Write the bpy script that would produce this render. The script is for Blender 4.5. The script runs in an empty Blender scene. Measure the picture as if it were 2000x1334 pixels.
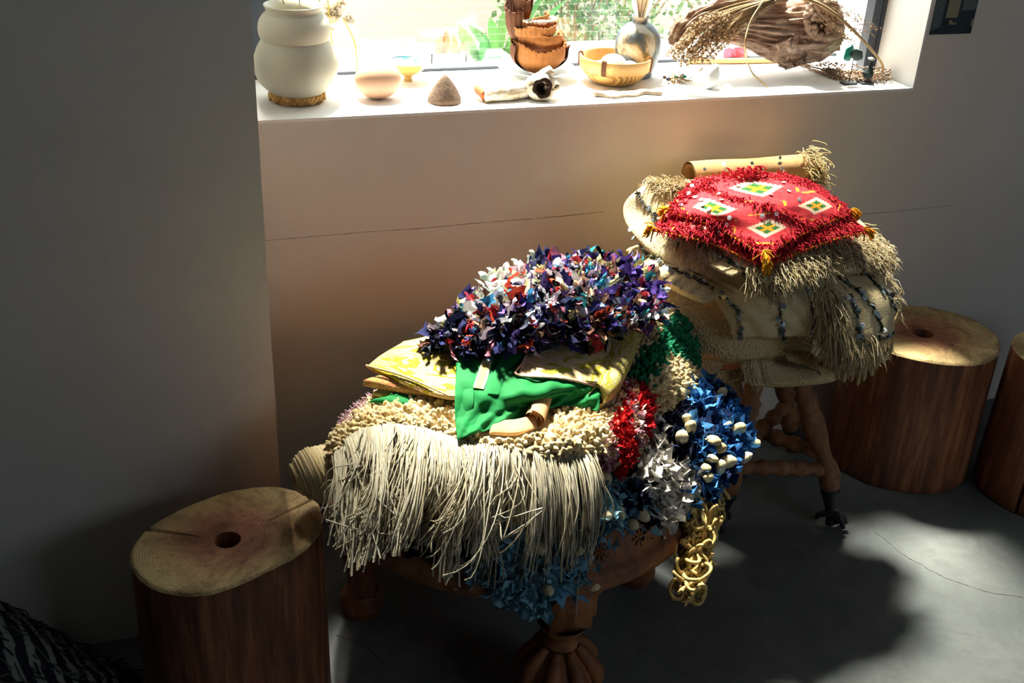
import bpy, math, random
import numpy as np
from mathutils import Vector, Matrix, noise as mnoise
from mathutils.bvhtree import BVHTree
random.seed(7); rng = np.random.default_rng(7)
sc = bpy.context.scene
col = sc.collection
# ------------------------------------------------------------------ camera
F_PX, CX, CY, CAM_H = 2166.0, 1000.0, 667.0, 1.5
RM = np.array([[0.94512754, 0.11178256, -0.30698306],
               [-0.32348076, 0.45180967, -0.83140136],
               [0.04576174, 0.88508343, 0.46317727]])
CAM = np.array([0, 0, CAM_H])
cam_d = bpy.data.cameras.new('camera')
cam = bpy.data.objects.new('camera', cam_d); col.objects.link(cam)
cam_d.sensor_width = 36; cam_d.lens = F_PX / 2000 * 36; cam_d.clip_start = .02
cam.matrix_world = Matrix.Translation(CAM) @ Matrix([list(r) for r in RM]).to_4x4()
sc.camera = cam
# ------------------------------------------------------------------ light
sc.view_settings.view_transform = 'Standard'; sc.view_settings.look = 'None'
sc.view_settings.gamma = 1; sc.view_settings.use_curve_mapping = False
sc.view_settings.exposure = 0.55
w = bpy.data.worlds.new('sky'); sc.world = w; w.use_nodes = True
w.node_tree.nodes['Background'].inputs[0].default_value = (.93, .97, 1, 1)
w.node_tree.nodes['Background'].inputs[1].default_value = 3.5
SUN_DIR = Vector((.03, -1, -2.1)).normalized()
sd = bpy.data.lights.new('sun', 'SUN'); sun = bpy.data.objects.new('sun', sd); col.objects.link(sun)
sd.energy = 26.0; sd.angle = math.radians(8); sd.color = (1, .93, .82)
sun.rotation_euler = SUN_DIR.to_track_quat('-Z', 'Y').to_euler()
pd = bpy.data.lights.new('window_portal', 'AREA'); po = bpy.data.objects.new('window_portal', pd); col.objects.link(po)
pd.shape = 'RECTANGLE'; pd.size = 1.5; pd.size_y = 2.2; pd.cycles.is_portal = True
po.location = (.945, 2.46, 1.96); po.rotation_euler = (math.radians(-90), 0, 0)
# soft cool fill lamp added inside the room; no window is built there
fd = bpy.data.lights.new('room_fill_light', 'AREA'); fo = bpy.data.objects.new('room_fill_light', fd); col.objects.link(fo)
fd.shape = 'RECTANGLE'; fd.size = 1.6; fd.size_y = 1.0; fd.energy = 9; fd.color = (.72, .85, 1)
fo.location = (2.4, -1.4, 1.9); fo.rotation_euler = (math.radians(80), 0, math.radians(18))

# ------------------------------------------------------------------ helpers
def ray(px, py):
    d = RM @ np.array([px - CX, -(py - CY), -F_PX]); return d / np.linalg.norm(d)
def P(px, py, z):
    d = ray(px, py); return CAM + d * (z - CAM[2]) / d[2]
def W(px, py, y):
    d = ray(px, py); return CAM + d * y / d[1]
def proj(p):
    c = (np.atleast_2d(p) - CAM) @ RM
    return np.c_[CX + F_PX * c[:, 0] / -c[:, 2], CY - F_PX * c[:, 1] / -c[:, 2]]
def ppm(p):
    return F_PX / -((np.array(p) - CAM) @ RM)[2]
def wob(p, scale=1., seed=0, oct=3):
    r = np.random.default_rng(seed); out = np.zeros(len(p)); a = 1.; tot = 0
    for o in range(oct):
        for k in range(4):
            d = r.normal(size=3); d /= np.linalg.norm(d); out += a * np.sin(p @ d * scale * (1 + .5 * r.random()) + r.random() * 6.28)
            tot += a * .5
        a *= .5; scale *= 2.1
    return out / tot
def cr(arr_n, t):
    x = np.clip(t, 0, 1) * (arr_n - 1); i = np.minimum(x.astype(int), arr_n - 2); f = x - i
    wts = np.stack([-.5*f+f*f-.5*f**3, 1-2.5*f*f+1.5*f**3, .5*f+2*f*f-1.5*f**3, -.5*f*f+.5*f**3], 1)
    idx = np.stack([i-1, i, i+1, i+2], 1)
    return idx, wts
class Net:
    def __init__(s, rows):
        a = [[(P(*q) if abs(q[0]) > 10 else np.array(q, float)) for q in r] for r in rows]
        a = np.array(a); m, n = a.shape[:2]
        e = np.zeros((m + 2, n + 2, 3)); e[1:-1, 1:-1] = a
        e[0, 1:-1] = 2*a[0]-a[1]; e[-1, 1:-1] = 2*a[-1]-a[-2]
        e[:, 0] = 2*e[:, 1]-e[:, 2]; e[:, -1] = 2*e[:, -2]-e[:, -3]
        s.e, s.m, s.n = e, m, n
    def at(s, u, v):   # u across columns, v down rows
        iv, wv = cr(s.m, v); iu, wu = cr(s.n, u)
        out = np.zeros((len(u), 3))
        for a in range(4):
            for b in range(4):
                out += (wv[:, a] * wu[:, b])[:, None] * s.e[iv[:, a] + 1, iu[:, b] + 1]
        return out
    def norm(s, u, v):
        h = 1e-3; du = s.at(np.minimum(u+h, 1), v) - s.at(np.maximum(u-h, 0), v); dv = s.at(u, np.minimum(v+h, 1)) - s.at(u, np.maximum(v-h, 0))
        n = np.cross(dv, du); n /= np.linalg.norm(n, axis=1)[:, None] + 1e-12
        n[n[:, 2] * 1.0 + (-n[:, 1]) * .5 < 0] *= -1
        return n
def curve(pts, k):
    a = np.array([(P(*q) if abs(q[0]) > 10 else q) for q in pts], float)
    e = np.vstack([2*a[0]-a[1], a, 2*a[-1]-a[-2]]); i, wt = cr(len(a), np.linspace(0, 1, k))
    return sum(wt[:, [j]] * e[i[:, j] + 1] for j in range(4))

def origin_of(o):
    l = np.zeros(3)
    while o is not None: l += np.array(o.location); o = o.parent
    return l
def tagp(o, label=None, cat=None, group=None, kind=None):
    if label: o['label'] = label
    if cat: o['category'] = cat
    if group: o['group'] = group
    if kind: o['kind'] = kind
    return o
def root(name, loc, label, cat, group=None):
    o = bpy.data.objects.new(name, None); col.objects.link(o); o.location = loc; o.empty_display_size = .05
    return tagp(o, label, cat, group)
def mesh(name, V, Fs, cols=None, uv=None, smooth=True):
    """Fs: list of int arrays (n,k)"""
    V = np.asarray(V, np.float32); me = bpy.data.meshes.new(name)
    me.vertices.add(len(V)); me.vertices.foreach_set('co', V.ravel())
    loops = np.concatenate([f.ravel() for f in Fs]).astype(np.int32)
    sizes = np.concatenate([np.full(len(f), f.shape[1], np.int32) for f in Fs])
    starts = np.concatenate([[0], np.cumsum(sizes)[:-1]]).astype(np.int32)
    me.loops.add(len(loops)); me.loops.foreach_set('vertex_index', loops)
    me.polygons.add(len(sizes)); me.polygons.foreach_set('loop_start', starts)
    me.polygons.foreach_set('use_smooth', np.full(len(sizes), bool(smooth)))
    me.update(calc_edges=True)
    if cols is not None:
        at = me.color_attributes.new('Col', 'FLOAT_COLOR', 'POINT')
        at.data.foreach_set('color', np.c_[cols, np.ones(len(V))].astype(np.float32).ravel())
    if uv is not None:
        l = me.uv_layers.new(name='UVMap'); l.data.foreach_set('uv', np.asarray(uv, np.float32)[loops].ravel())
    return me
def put(name, me, mat, parent=None, loc=None):
    """loc: world base point for a thing; mesh given in world coords is shifted"""
    L = origin_of(parent) if parent is not None else np.array(loc if loc is not None else (0, 0, 0), float)
    me.transform(Matrix.Translation(-Vector(L)))
    o = bpy.data.objects.new(name, me); col.objects.link(o)
    if parent is not None: o.parent = parent
    else: o.location = L
    for m in (mat if isinstance(mat, (list, tuple)) else [mat]): me.materials.append(m)
    return o
class Acc:
    def __init__(s): s.V = []; s.F = {}; s.C = []; s.n = 0
    def add(s, V, Fs, c=(1, 1, 1)):
        V = np.asarray(V, float)
        for f in Fs:
            f = np.asarray(f); s.F.setdefault(f.shape[1], []).append(f + s.n)
        c = np.asarray(c, float); s.C.append(np.broadcast_to(c, (len(V), 3))); s.V.append(V); s.n += len(V)
    def mesh(s, name='m', smooth=True):
        return mesh(name, np.vstack(s.V), [np.vstack(f) for f in s.F.values()], np.vstack(s.C), smooth=smooth)
    def put(s, name, mat, parent=None, loc=None, smooth=True, kind=None, label=None):
        o = put(name, s.mesh(name, smooth), mat, parent, loc)
        if kind: o['kind'] = kind
        if label: o['label'] = label
        return o
    # shapes
    def box(s, a, b, c=(1, 1, 1), rot=None, bev=0):
        a = np.minimum(a, b) * 1.0; b = np.maximum(a, b); 
        V = np.array([[x, y, z] for x in (a[0], b[0]) for y in (a[1], b[1]) for z in (a[2], b[2])], float)
        Fq = np.array([[0, 1, 3, 2], [4, 6, 7, 5], [0, 4, 5, 1], [2, 3, 7, 6], [0, 2, 6, 4], [1, 5, 7, 3]])
        if rot is not None:
            ctr = V.mean(0); V = (V - ctr) @ np.array(rot).T + ctr
        s.add(V, [Fq], c)
    def lathe(s, c, prof, n=48, col_=(1, 1, 1), rf=None, cap=True, axis=None):
        """prof: list of (r,z)"""
        th = np.linspace(0, 2*np.pi, n, endpoint=False); V = []
        for r, z in prof:
            rr = r * (rf(th, z) if rf else 1)
            V.append(np.c_[np.cos(th)*rr, np.sin(th)*rr, np.full(n, z)])
        V = np.vstack(V)
        if axis is not None: V = V @ np.array(axis).T
        V = V + np.array(c); m = len(prof); i = np.arange(n); j = (i+1) % n
        Fq = np.vstack([np.c_[k*n+i, k*n+j, (k+1)*n+j, (k+1)*n+i] for k in range(m-1)])
        Fs = [Fq]
        s.add(V, Fs, col_)
    def tubes(s, paths, r, sides=4, cols=(1, 1, 1), cap=False):
        """paths (N,k,3); r scalar | (k,) | (N,k)"""
        p = np.asarray(paths, float); N, k, _ = p.shape
        r = np.broadcast_to(np.asarray(r, float), (N, k)) if np.ndim(r) else np.full((N, k), float(r))
        t = np.gradient(p, axis=1); t /= np.linalg.norm(t, axis=2)[..., None] + 1e-12
        ref = np.where(np.abs(t.mean(1)[:, [2]]) > .8, [[1., .1, 0]], [[0, .1, 1.]])[:, None, :]
        a = np.cross(t, ref); a /= np.linalg.norm(a, axis=2)[..., None] + 1e-12; b = np.cross(t, a)
        th = np.arange(sides) * 2*np.pi/sides
        V = p[:, :, None] + r[:, :, None, None] * (np.cos(th)[None, None, :, None]*a[:, :, None] + np.sin(th)[None, None, :, None]*b[:, :, None])
        base = np.arange(N)[:, None, None]*(k*sides) + np.arange(k-1)[None, :, None]*sides; i = np.arange(sides)[None, None]; j = (i+1) % sides
        Fq = np.stack([base+i, base+j, base+sides+j, base+sides+i], -1).reshape(-1, 4)
        Fs = [Fq]
        c = np.asarray(cols, float)
        if c.ndim == 2 and len(c) == N: c = np.repeat(c, k*sides, 0)
        if sides > 3 and cap:
            e0 = (np.arange(N)[:, None]*(k*sides) + np.arange(sides)[None][:, ::-1]); e1 = np.arange(N)[:, None]*(k*sides) + (k-1)*sides + np.arange(sides)[None]
            V = V.reshape(-1, 3); s.add(V, Fs + [e0, e1], c); return
        s.add(V.reshape(-1, 3), Fs, c)
    def insts(s, bv, bf, mats, cols=(1, 1, 1)):
        """bv (n,3), bf list of (m,k), mats (N,3,4)"""
        N = len(mats); n = len(bv)
        V = np.einsum('nij,vj->nvi', mats[:, :, :3], bv) + mats[:, None, :, 3]
        Fs = [(f[None] + (np.arange(N)*n)[:, None, None]).reshape(-1, f.shape[1]) for f in bf]
        c = np.asarray(cols, float)
        if c.ndim == 2 and len(c) == N: c = np.repeat(c, n, 0)
        s.add(V.reshape(-1, 3), Fs, c)
def ico(sub=1):
    import bmesh
    bm = bmesh.new(); bmesh.ops.create_icosphere(bm, subdivisions=sub, radius=1)
    V = np.array([v.co[:] for v in bm.verts]); Fq = np.array([[v.index for v in f.verts] for f in bm.faces]); bm.free(); return V, Fq
ICO1, ICO2, ICO3 = ico(1), ico(2), ico(3)
def frames(pos, nrm, scale, spin=None, tilt=0.0, stretch=None):
    """N placement matrices, local z = nrm"""
    N = len(pos); n = nrm + rng.normal(size=(N, 3))*tilt; n /= np.linalg.norm(n, axis=1)[:, None]
    r = rng.normal(size=(N, 3)) if spin is None else np.broadcast_to(spin, (N, 3))
    a = np.cross(r, n); a /= np.linalg.norm(a, axis=1)[:, None] + 1e-9; b = np.cross(n, a)
    sc_ = np.broadcast_to(np.asarray(scale, float).reshape(-1, 1) if np.ndim(scale) <= 1 else scale, (N, 3))
    M = np.zeros((N, 3, 4)); M[:, :, 0] = a*sc_[:, [0]]; M[:, :, 1] = b*sc_[:, [1]]; M[:, :, 2] = n*sc_[:, [2]]; M[:, :, 3] = pos
    return M
def pieces(name, meshes, mats_np, colors, parent, label=None):
    """individual child objects sharing mesh data, coloured through the object colour"""
    L = origin_of(parent)
    for k, M in enumerate(mats_np):
        o = bpy.data.objects.new(name, meshes[k % len(meshes)]); 
        mm = Matrix(((*M[0, :3], M[0, 3]-L[0]), (*M[1, :3], M[1, 3]-L[1]), (*M[2, :3], M[2, 3]-L[2]), (0, 0, 0, 1)))
        o.matrix_basis = mm; o.parent = parent; c = colors[k % len(colors)]; o.color = (c[0], c[1], c[2], 1)
        col.objects.link(o)
class Slab:
    def __init__(s, rows, t=.04, nu=60, nv=40, p=6., wr=0., ws=40., seed=1, fn=None):
        s.net = Net(rows); s.t = t
        a = np.linspace(-1, 1, nu); b = np.linspace(-1, 1, nv)
        ua = .5+.5*np.sin(np.pi/2*a); vb = .5+.5*np.sin(np.pi/2*b)
        Ug, Vg = np.meshgrid(ua, vb); u, v = Ug.ravel(), Vg.ravel()
        S = s.net.at(u, v); n = s.net.norm(u, v)
        h = ((1-np.abs(2*u-1)**p).clip(0)*(1-np.abs(2*v-1)**p).clip(0))**(1/p)
        d = wob(S, ws, seed)*wr if wr else np.zeros(len(S))
        if fn is not None: d = d + fn(u, v, S)
        ctr = S - n*t/2
        top = ctr + n*((t/2*h) + d*h**.5)[:, None]; bot = ctr - n*(t/2*h)[:, None]
        s.top = top; s.nv, s.nu = nv, nu; s.uv = np.c_[u, v]
        idx = np.arange(nu*nv).reshape(nv, nu); bi = idx.copy() + nu*nv
        q = lambda I: np.stack([I[:-1, :-1], I[:-1, 1:], I[1:, 1:], I[1:, :-1]], -1).reshape(-1, 4)
        bi[0] = idx[0]; bi[-1] = idx[-1]; bi[:, 0] = idx[:, 0]; bi[:, -1] = idx[:, -1]
        fo_, fb = q(idx), q(bi)[:, ::-1]
        # outward orientation of the top
        c = np.cross(top[idx[0, 1]+nu]-top[idx[0, 0]+nu], top[idx[1, 0]+nu]-top[idx[0, 0]+nu])
        s.V = np.vstack([top, bot]); s.F = np.vstack([fo_, fb]); s.U = np.vstack([s.uv, s.uv])
        mid = len(fo_)//2; f = fo_[mid]; nn = np.cross(top[f[1]]-top[f[0]], top[f[2]]-top[f[0]])
        if nn @ n[f[0]] < 0: s.F = s.F[:, ::-1]
        s.bvh = BVHTree.FromPolygons(s.V.tolist(), s.F.tolist())
    def put(s, name, mat, parent=None, loc=None):
        me = mesh(name, s.V, [s.F], uv=s.U); return put(name, me, mat, parent, loc)
    def surf(s, N, u=(0, 1), v=(0, 1), jit=True):
        uu = rng.uniform(*u, N); vv = rng.uniform(*v, N); n = s.net.norm(uu, vv)
        return s.net.at(uu, vv), n, uu, vv
    def area_surf(s, N, under=False):
        """points spread evenly over the real surface (top and rims)"""
        tri = s.V[s.F]; nrm = np.cross(tri[:, 2]-tri[:, 0], tri[:, 3]-tri[:, 1]); ar = np.linalg.norm(nrm, axis=1)/2
        nn = nrm/(2*ar[:, None]+1e-12)
        wgt = ar*(nn[:, 2] > (-1.1 if under else -.35)); k = rng.choice(len(ar), N, p=wgt/wgt.sum())
        a, b = rng.random(N), rng.random(N)
        t = tri[k]; p = (t[:, 0]*((1-a)*(1-b))[:, None]+t[:, 1]*(a*(1-b))[:, None]+t[:, 2]*(a*b)[:, None]+t[:, 3]*((1-a)*b)[:, None])
        return p, nn[k]
    def hit(s, px, py):
        d = ray(px, py); h = s.bvh.ray_cast(Vector(CAM), Vector(d))
        return (np.array(h[0]), np.array(h[1])) if h[0] is not None else None
def hits(slabs, pts):
    out = []
    for q in pts:
        best = None
        for s in slabs:
            h = s.hit(*q)
            if h is not None and (best is None or np.linalg.norm(h[0]-CAM) < np.linalg.norm(best[0]-CAM)): best = h
        if best is not None:
            n = best[1]; n = n if n @ (CAM-best[0]) > 0 else -n
            out.append((best[0], n))
    return out
def polyline(pts, n):
    a = np.array(pts, float); d = np.r_[0, np.cumsum(np.linalg.norm(np.diff(a, axis=0), axis=1))]
    t = np.linspace(0, d[-1], n); return np.c_[np.interp(t, d, a[:, 0]), np.interp(t, d, a[:, 1])]
def inpoly(p, poly):
    x, y = p[:, 0], p[:, 1]; c = np.zeros(len(p), bool); n = len(poly)
    for i in range(n):
        x1, y1 = poly[i]; x2, y2 = poly[(i+1) % n]
        c ^= ((y1 > y) != (y2 > y)) & (x < (x2-x1)*(y-y1)/(y2-y1+1e-9)+x1)
    return c

# ------------------------------------------------------------------ materials
def srgb(r, g, b):
    f = lambda c: (c/255/12.92 if c/255 <= .04045 else ((c/255+.055)/1.055)**2.4); return (f(r), f(g), f(b))
class MT:
    def __init__(s, name, rough=.8, spec=.3):
        s.m = bpy.data.materials.new(name); s.m.use_nodes = True; s.nt = s.m.node_tree; s.b = s.nt.nodes['Principled BSDF']
        s.b.inputs['Roughness'].default_value = rough; s.b.inputs['Specular IOR Level'].default_value = spec
        s.tc = s.nt.nodes.new('ShaderNodeTexCoord'); s.co = s.tc.outputs['Object']
    def n(s, t, **kw):
        x = s.nt.nodes.new(t)
        for k, v in kw.items(): setattr(x, k, v)
        return x
    def link(s, a, b): s.nt.links.new(a, b)
    def mapv(s, scale, src=None):
        m = s.n('ShaderNodeMapping'); m.inputs['Scale'].default_value = scale; s.link(src or s.co, m.inputs[0]); return m.outputs[0]
    def noise(s, scale=5, detail=6, rough=.6, vec=None, dist=0):
        x = s.n('ShaderNodeTexNoise'); x.inputs['Scale'].default_value = scale; x.inputs['Detail'].default_value = detail
        x.inputs['Roughness'].default_value = rough; x.inputs['Distortion'].default_value = dist; s.link(vec or s.co, x.inputs['Vector']); return x.outputs['Fac']
    def ramp(s, fac, stops, interp='LINEAR'):
        r = s.n('ShaderNodeValToRGB'); r.color_ramp.interpolation = interp; e = r.color_ramp.elements
        while len(e) < len(stops): e.new(.5)
        for k, (p, c) in enumerate(stops): e[k].position = p; e[k].color = (*c, 1)
        s.link(fac, r.inputs[0]); return r.outputs[0]
    def mix(s, fac, a, b, blend='MIX'):
        m = s.n('ShaderNodeMix', data_type='RGBA', blend_type=blend)
        for v, i in ((fac, m.inputs[0]), (a, m.inputs[6]), (b, m.inputs[7])):
            if hasattr(v, 'links'): s.link(v, i)
            else: i.default_value = v if not isinstance(v, tuple) else (*v, 1)
        return m.outputs[2]
    def math(s, op, a, b=0., c=0.):
        m = s.n('ShaderNodeMath', operation=op)
        for v, i in zip((a, b, c), m.inputs):
            if hasattr(v, 'links'): s.link(v, i)
            else: i.default_value = v
        return m.outputs[0]
    def color(s, c):
        if hasattr(c, 'links'): s.link(c, s.b.inputs['Base Color'])
        else: s.b.inputs['Base Color'].default_value = (*c, 1)
        return s
    def bump(s, h, strength=.3, dist=.002):
        b = s.n('ShaderNodeBump'); b.inputs['Strength'].default_value = strength; b.inputs['Distance'].default_value = dist
        s.link(h, b.inputs['Height']); s.link(b.outputs[0], s.b.inputs['Normal']); return s
def simple(name, c, rough=.8, scale=30, amt=.25, bump=.3, bd=.002, spec=.3, stretch=(1, 1, 1), source=None, metal=0, transl=0):
    m = MT(name, rough, spec); v = m.mapv(stretch); f = m.noise(scale, 6, .65, v)
    base = c
    if source == 'vcol': a = m.n('ShaderNodeVertexColor', layer_name='Col'); base = a.outputs[0]
    if source == 'obj': a = m.n('ShaderNodeObjectInfo'); base = a.outputs['Color']
    dark = m.ramp(f, [(.3, (1-amt,)*3), (.7, (1+0*amt,)*3)])
    m.color(m.mix(1., base, dark, 'MULTIPLY')); m.bump(f, bump, bd); m.b.inputs['Metallic'].default_value = metal
    if transl:
        t = m.n('ShaderNodeBsdfTranslucent'); mx = m.n('ShaderNodeMixShader'); mx.inputs[0].default_value = transl
        m.link(m.mix(1., base, dark, 'MULTIPLY'), t.inputs[0]); m.link(m.b.outputs[0], mx.inputs[1]); m.link(t.outputs[0], mx.inputs[2])
        m.link(mx.outputs[0], m.nt.nodes['Material Output'].inputs[0])
    return m.m
M_yarn = simple('wool_yarn', (1, 1, 1), .95, 300, .3, .5, .001, source='vcol', spec=.1)
M_rag_v = simple('rag_cloth', (1, 1, 1), .9, 160, .3, .4, .001, source='vcol', spec=.15, transl=.12)
M_rag_o = simple('rag_cloth_piece', (1, 1, 1), .9, 160, .3, .4, .001, source='obj', spec=.15, transl=.12)
M_wool_o = simple('wool_piece', (1, 1, 1), .95, 240, .25, .6, .001, source='obj', spec=.1)
M_obj_shiny = simple('sequin_metal', (1, 1, 1), .25, 80, .3, .1, source='obj', spec=.7, metal=.3)
M_vcol = simple('natural_mixed', (1, 1, 1), .85, 120, .35, .4, source='vcol')
def wall_mat():
    m = MT('plaster', .9, .2); f = m.noise(3, 8, .6); g = m.noise(220, 4, .7)
    m.color(m.ramp(f, [(.3, srgb(214, 206, 194)), (.7, srgb(222, 214, 202))])); m.bump(g, .25, .0012); return m.m
M_wall = wall_mat()
M_room = simple('low_bounce_room', (.2, .215, .23), .9, 8, .1, .1)  # unseen walls and ceiling coloured dark to weaken the bounce light
M_white = simple('white_paint', srgb(238, 236, 232), .7, 8, .03, .1)
def concrete():
    m = MT('concrete', .62, .4); f = m.noise(2.2, 10, .62, dist=.4); g = m.noise(60, 6, .7); h = m.noise(9, 8, .7, dist=1.5)
    c = m.ramp(f, [(.25, (.07, .078, .078)), (.5, (.12, .128, .122)), (.75, (.18, .185, .172))])
    c = m.mix(.55, c, m.ramp(h, [(.3, (.55,)*3), (.6, (1,)*3)]), 'MULTIPLY'); c = m.mix(.5, c, m.ramp(g, [(.25, (.7,)*3), (.5, (1,)*3)]), 'MULTIPLY')
    m.color(c); m.bump(g, .15, .001); return m.m
M_floor = concrete()
def endgrain():
    m = MT('end_grain', .75, .25)
    sp = m.n('ShaderNodeSeparateXYZ'); nz = m.noise(9, 5, .6, dist=.6)
    ad = m.n('ShaderNodeMix', data_type='RGBA', blend_type='ADD'); m.link(m.co, sp.inputs[0]); pore = m.noise(90, 5, .7)
    r = m.math('POWER', m.math('ADD', m.math('POWER', sp.outputs[0], 2.), m.math('POWER', sp.outputs[1], 2.)), .5)
    r2 = m.math('ADD', r, m.math('MULTIPLY', nz, .05))
    rings = m.math('SINE', m.math('MULTIPLY', r2, 1500.))
    big = m.ramp(m.math('MULTIPLY', r2, 6.), [(.25, srgb(150, 96, 72)), (.5, srgb(176, 122, 92)), (.72, srgb(196, 160, 112)), (.95, srgb(202, 176, 126))])
    st = m.noise(11, 8, .7, dist=.6)
    c = m.mix(1., big, m.ramp(rings, [(0, (.8, .76, .72)), (.6, (1, 1, 1))]), 'MULTIPLY')
    c = m.mix(.8, c, m.ramp(st, [(.38, (.36, .30, .28)), (.56, (1, 1, 1))]), 'MULTIPLY'); c = m.mix(.6, c, m.ramp(pore, [(.3, (.4, .34, .3)), (.48, (1, 1, 1))]), 'MULTIPLY')
    m.color(c); m.bump(rings, .25, .0006); return m.m
M_end = endgrain()
def logside():
    m = MT('log_side', .55, .4); v = m.mapv((1, 1, .09)); f = m.noise(42, 8, .7, v); g = m.noise(5, 5, .6, m.mapv((1, 1, .35)))
    c = m.ramp(f, [(.3, srgb(72, 44, 30)), (.5, srgb(128, 76, 50)), (.7, srgb(182, 122, 78))])
    c = m.mix(.7, c, m.ramp(g, [(.3, (.5, .42, .4)), (.65, (1, 1, 1))]), 'MULTIPLY'); m.color(c); m.bump(f, .5, .002); return m.m
M_log = logside()
def darkwood(name, a, b, c_):
    m = MT(name, .6, .35); f = m.noise(14, 8, .7, m.mapv((1, 1, .3)), .5); g = m.noise(60, 4, .6)
    m.color(m.mix(.6, m.ramp(f, [(.3, srgb(*a)), (.5, srgb(*b)), (.7, srgb(*c_))]), m.ramp(g, [(.35, (.55,)*3), (.55, (1,)*3)]), 'MULTIPLY')); m.bump(g, .5, .002); return m.m
M_table = darkwood('carved_table_wood', (84, 48, 28), (132, 80, 48), (164, 108, 66))
M_stool = darkwood('turned_stool_wood', (96, 62, 40), (140, 94, 62), (168, 120, 82))
M_black = simple('black_paint', (.02, .022, .028), .5, 30, .3)
M_frame = simple('window_frame_metal', srgb(52, 60, 74), .45, 20, .1, spec=.5)
def glassm():
    m = bpy.data.materials.new('window_glass'); m.use_nodes = True; nt = m.node_tree; nt.nodes.clear()
    o = nt.nodes.new('ShaderNodeOutputMaterial'); a = nt.nodes.new('ShaderNodeBsdfTransparent'); b = nt.nodes.new('ShaderNodeBsdfGlossy'); x = nt.nodes.new('ShaderNodeMixShader')
    b.inputs['Roughness'].default_value = .02; x.inputs[0].default_value = .05; a.inputs[0].default_value = (.95, .98, .97, 1)
    nt.links.new(a.outputs[0], x.inputs[1]); nt.links.new(b.outputs[0], x.inputs[2]); nt.links.new(x.outputs[0], o.inputs[0]); return m
M_glass = glassm()

# ------------------------------------------------------------------ the setting
S = .8876; YW = 2.05; YG = 2.35; XL = .195; XR = 1.69; ZT = 3.0
def box_obj(name, a, b, mat, kind='structure', parent=None, loc=None, **kw):
    A = Acc(); A.box(a, b); o = A.put(name, mat, parent, loc, smooth=False, kind=kind); return o
flo = box_obj('floor', (-2.2, -2.0, -.08), (4.2, 2.42, 0), M_floor)
A = Acc(); A.box((XL-.35, YW, 0), (4.2, 2.42, S-.006)); A.box((XR+.002, YW, S-.006), (4.2, 2.42, 3.1)); A.box((XL-.35, YW, ZT), (XR+.002, 2.42, 3.1)); A.box((XL-.35, YW, S-.006), (XL-.002, 2.42, ZT))
wb = A.put('wall_back', M_wall, smooth=False, kind='structure')
box_obj('wall_left', (-2.2, 1.724, 0), (XL, YW, 3.1), M_wall)
box_obj('ceiling', (-2.3, -2.1, 3.1), (4.3, 2.42, 3.2), M_room)
box_obj('wall_right', (4.2, -2.0, 0), (4.3, 2.42, 3.1), M_room)
box_obj('wall_side', (-2.3, -2.0, 0), (-2.2, 2.05, 3.1), M_room)
box_obj('wall_front', (-2.3, -2.1, 0), (4.3, -2.0, 3.1), M_room)
# white window reveal
tr = Acc(); tr.box((XL, YW-.001, S-.006), (XR, 2.42, S)); trim1 = tr.put('trim_1', M_white, smooth=False, kind='structure', label='white painted window sill')
box_obj('trim_2', (XR-.001, YW-.001, S), (XR+.004, 2.42, ZT), M_white)
box_obj('trim_3', (XL-.004, YW+.001, S), (XL+.001, 2.42, ZT), M_white)
# window: frame, glass with wire grid
win = tagp(bpy.data.objects.new('window_1', None), kind='structure'); col.objects.link(win); win.location = (.94, YG, S)
A = Acc()
A.box((XL+.002, YG-.02, S), (XL+.03, YG+.04, ZT)); A.box((XL+.036, YG-.01, S), (XL+.12, YG+.03, ZT)); A.box((XL, YG-.012, ZT-.05), (XR, YG+.03, ZT)); 
A.box((XL+.002, YG+.005, S-.0), (XR, YG+.03, S+.006))
A.put('window_frame', M_frame, win, smooth=False)
A = Acc(); A.box((1.655, 2.195, S), (1.676, 2.225, ZT)); A.box((1.679, 2.195, S), (1.6895, 2.235, ZT)); A.put('window_stile', M_frame, win, smooth=False)
A = Acc(); A.box((XL+.12, YG+.012, S+.004), (XR-.002, YG+.018, ZT-.04)); A.put('pane', M_glass, win, smooth=False)
A = Acc(); xs = np.arange(XL+.125, XR-.01, .0125); z0, z1 = S+.004, ZT-.04
A.tubes(np.array([[[x, YG+.010, z0], [x, YG+.010, z1]] for x in xs]), .0002, 3)
zs = np.arange(z0+.01, z1, .0155); A.tubes(np.array([[[XL+.12, YG+.0098, z], [XR-.005, YG+.0098, z]] for z in zs]), .0002, 3)
A.put('wire_grid', simple('fine_wire', (.35, .38, .4), .5, 20, .1), win, kind='stuff')
# hairline crack in the plaster and in the floor
def ribbon_line(name, pts, wd, up, mat, parent):
    pts = np.array(pts); A = Acc(); A.tubes(pts[None], wd, 4); return A.put(name, mat, parent)
M_crack = simple('crack_dirt', (.03, .028, .026), .95, 20, .1)
def crack(pxs, fn, jit, parent, wd=.0006, n=60):
    q = polyline(pxs, n); q = q + np.cumsum(rng.normal(size=q.shape)*jit, 0)*.6 + rng.normal(size=q.shape)*jit*.3
    pts = np.array([fn(*a) for a in q]); ribbon_line('crack', pts, wd*(0.4+.9*rng.random(n)), None, M_crack, parent)
crack([(520, 470), (700, 455), (820, 447), (930, 437), (1080, 425), (1180, 415)], lambda x, y: W(x, y, YW-.0001), .25, wb, .00045)
crack([(1650, 420), (1730, 415), (1860, 402)], lambda x, y: W(x, y, YW-.0001), .3, wb, .0004, 20)
crack([(1710, 1040), (1740, 1062), (1780, 1090), (1830, 1118), (1870, 1135), (1935, 1155), (2010, 1166)], lambda x, y: P(x, y, .0001), .8, flo, .0007)
crack([(655, 1240), (690, 1250), (720, 1270), (745, 1295)], lambda x, y: P(x, y, .0001), .5, flo, .0008, 20)

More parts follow.
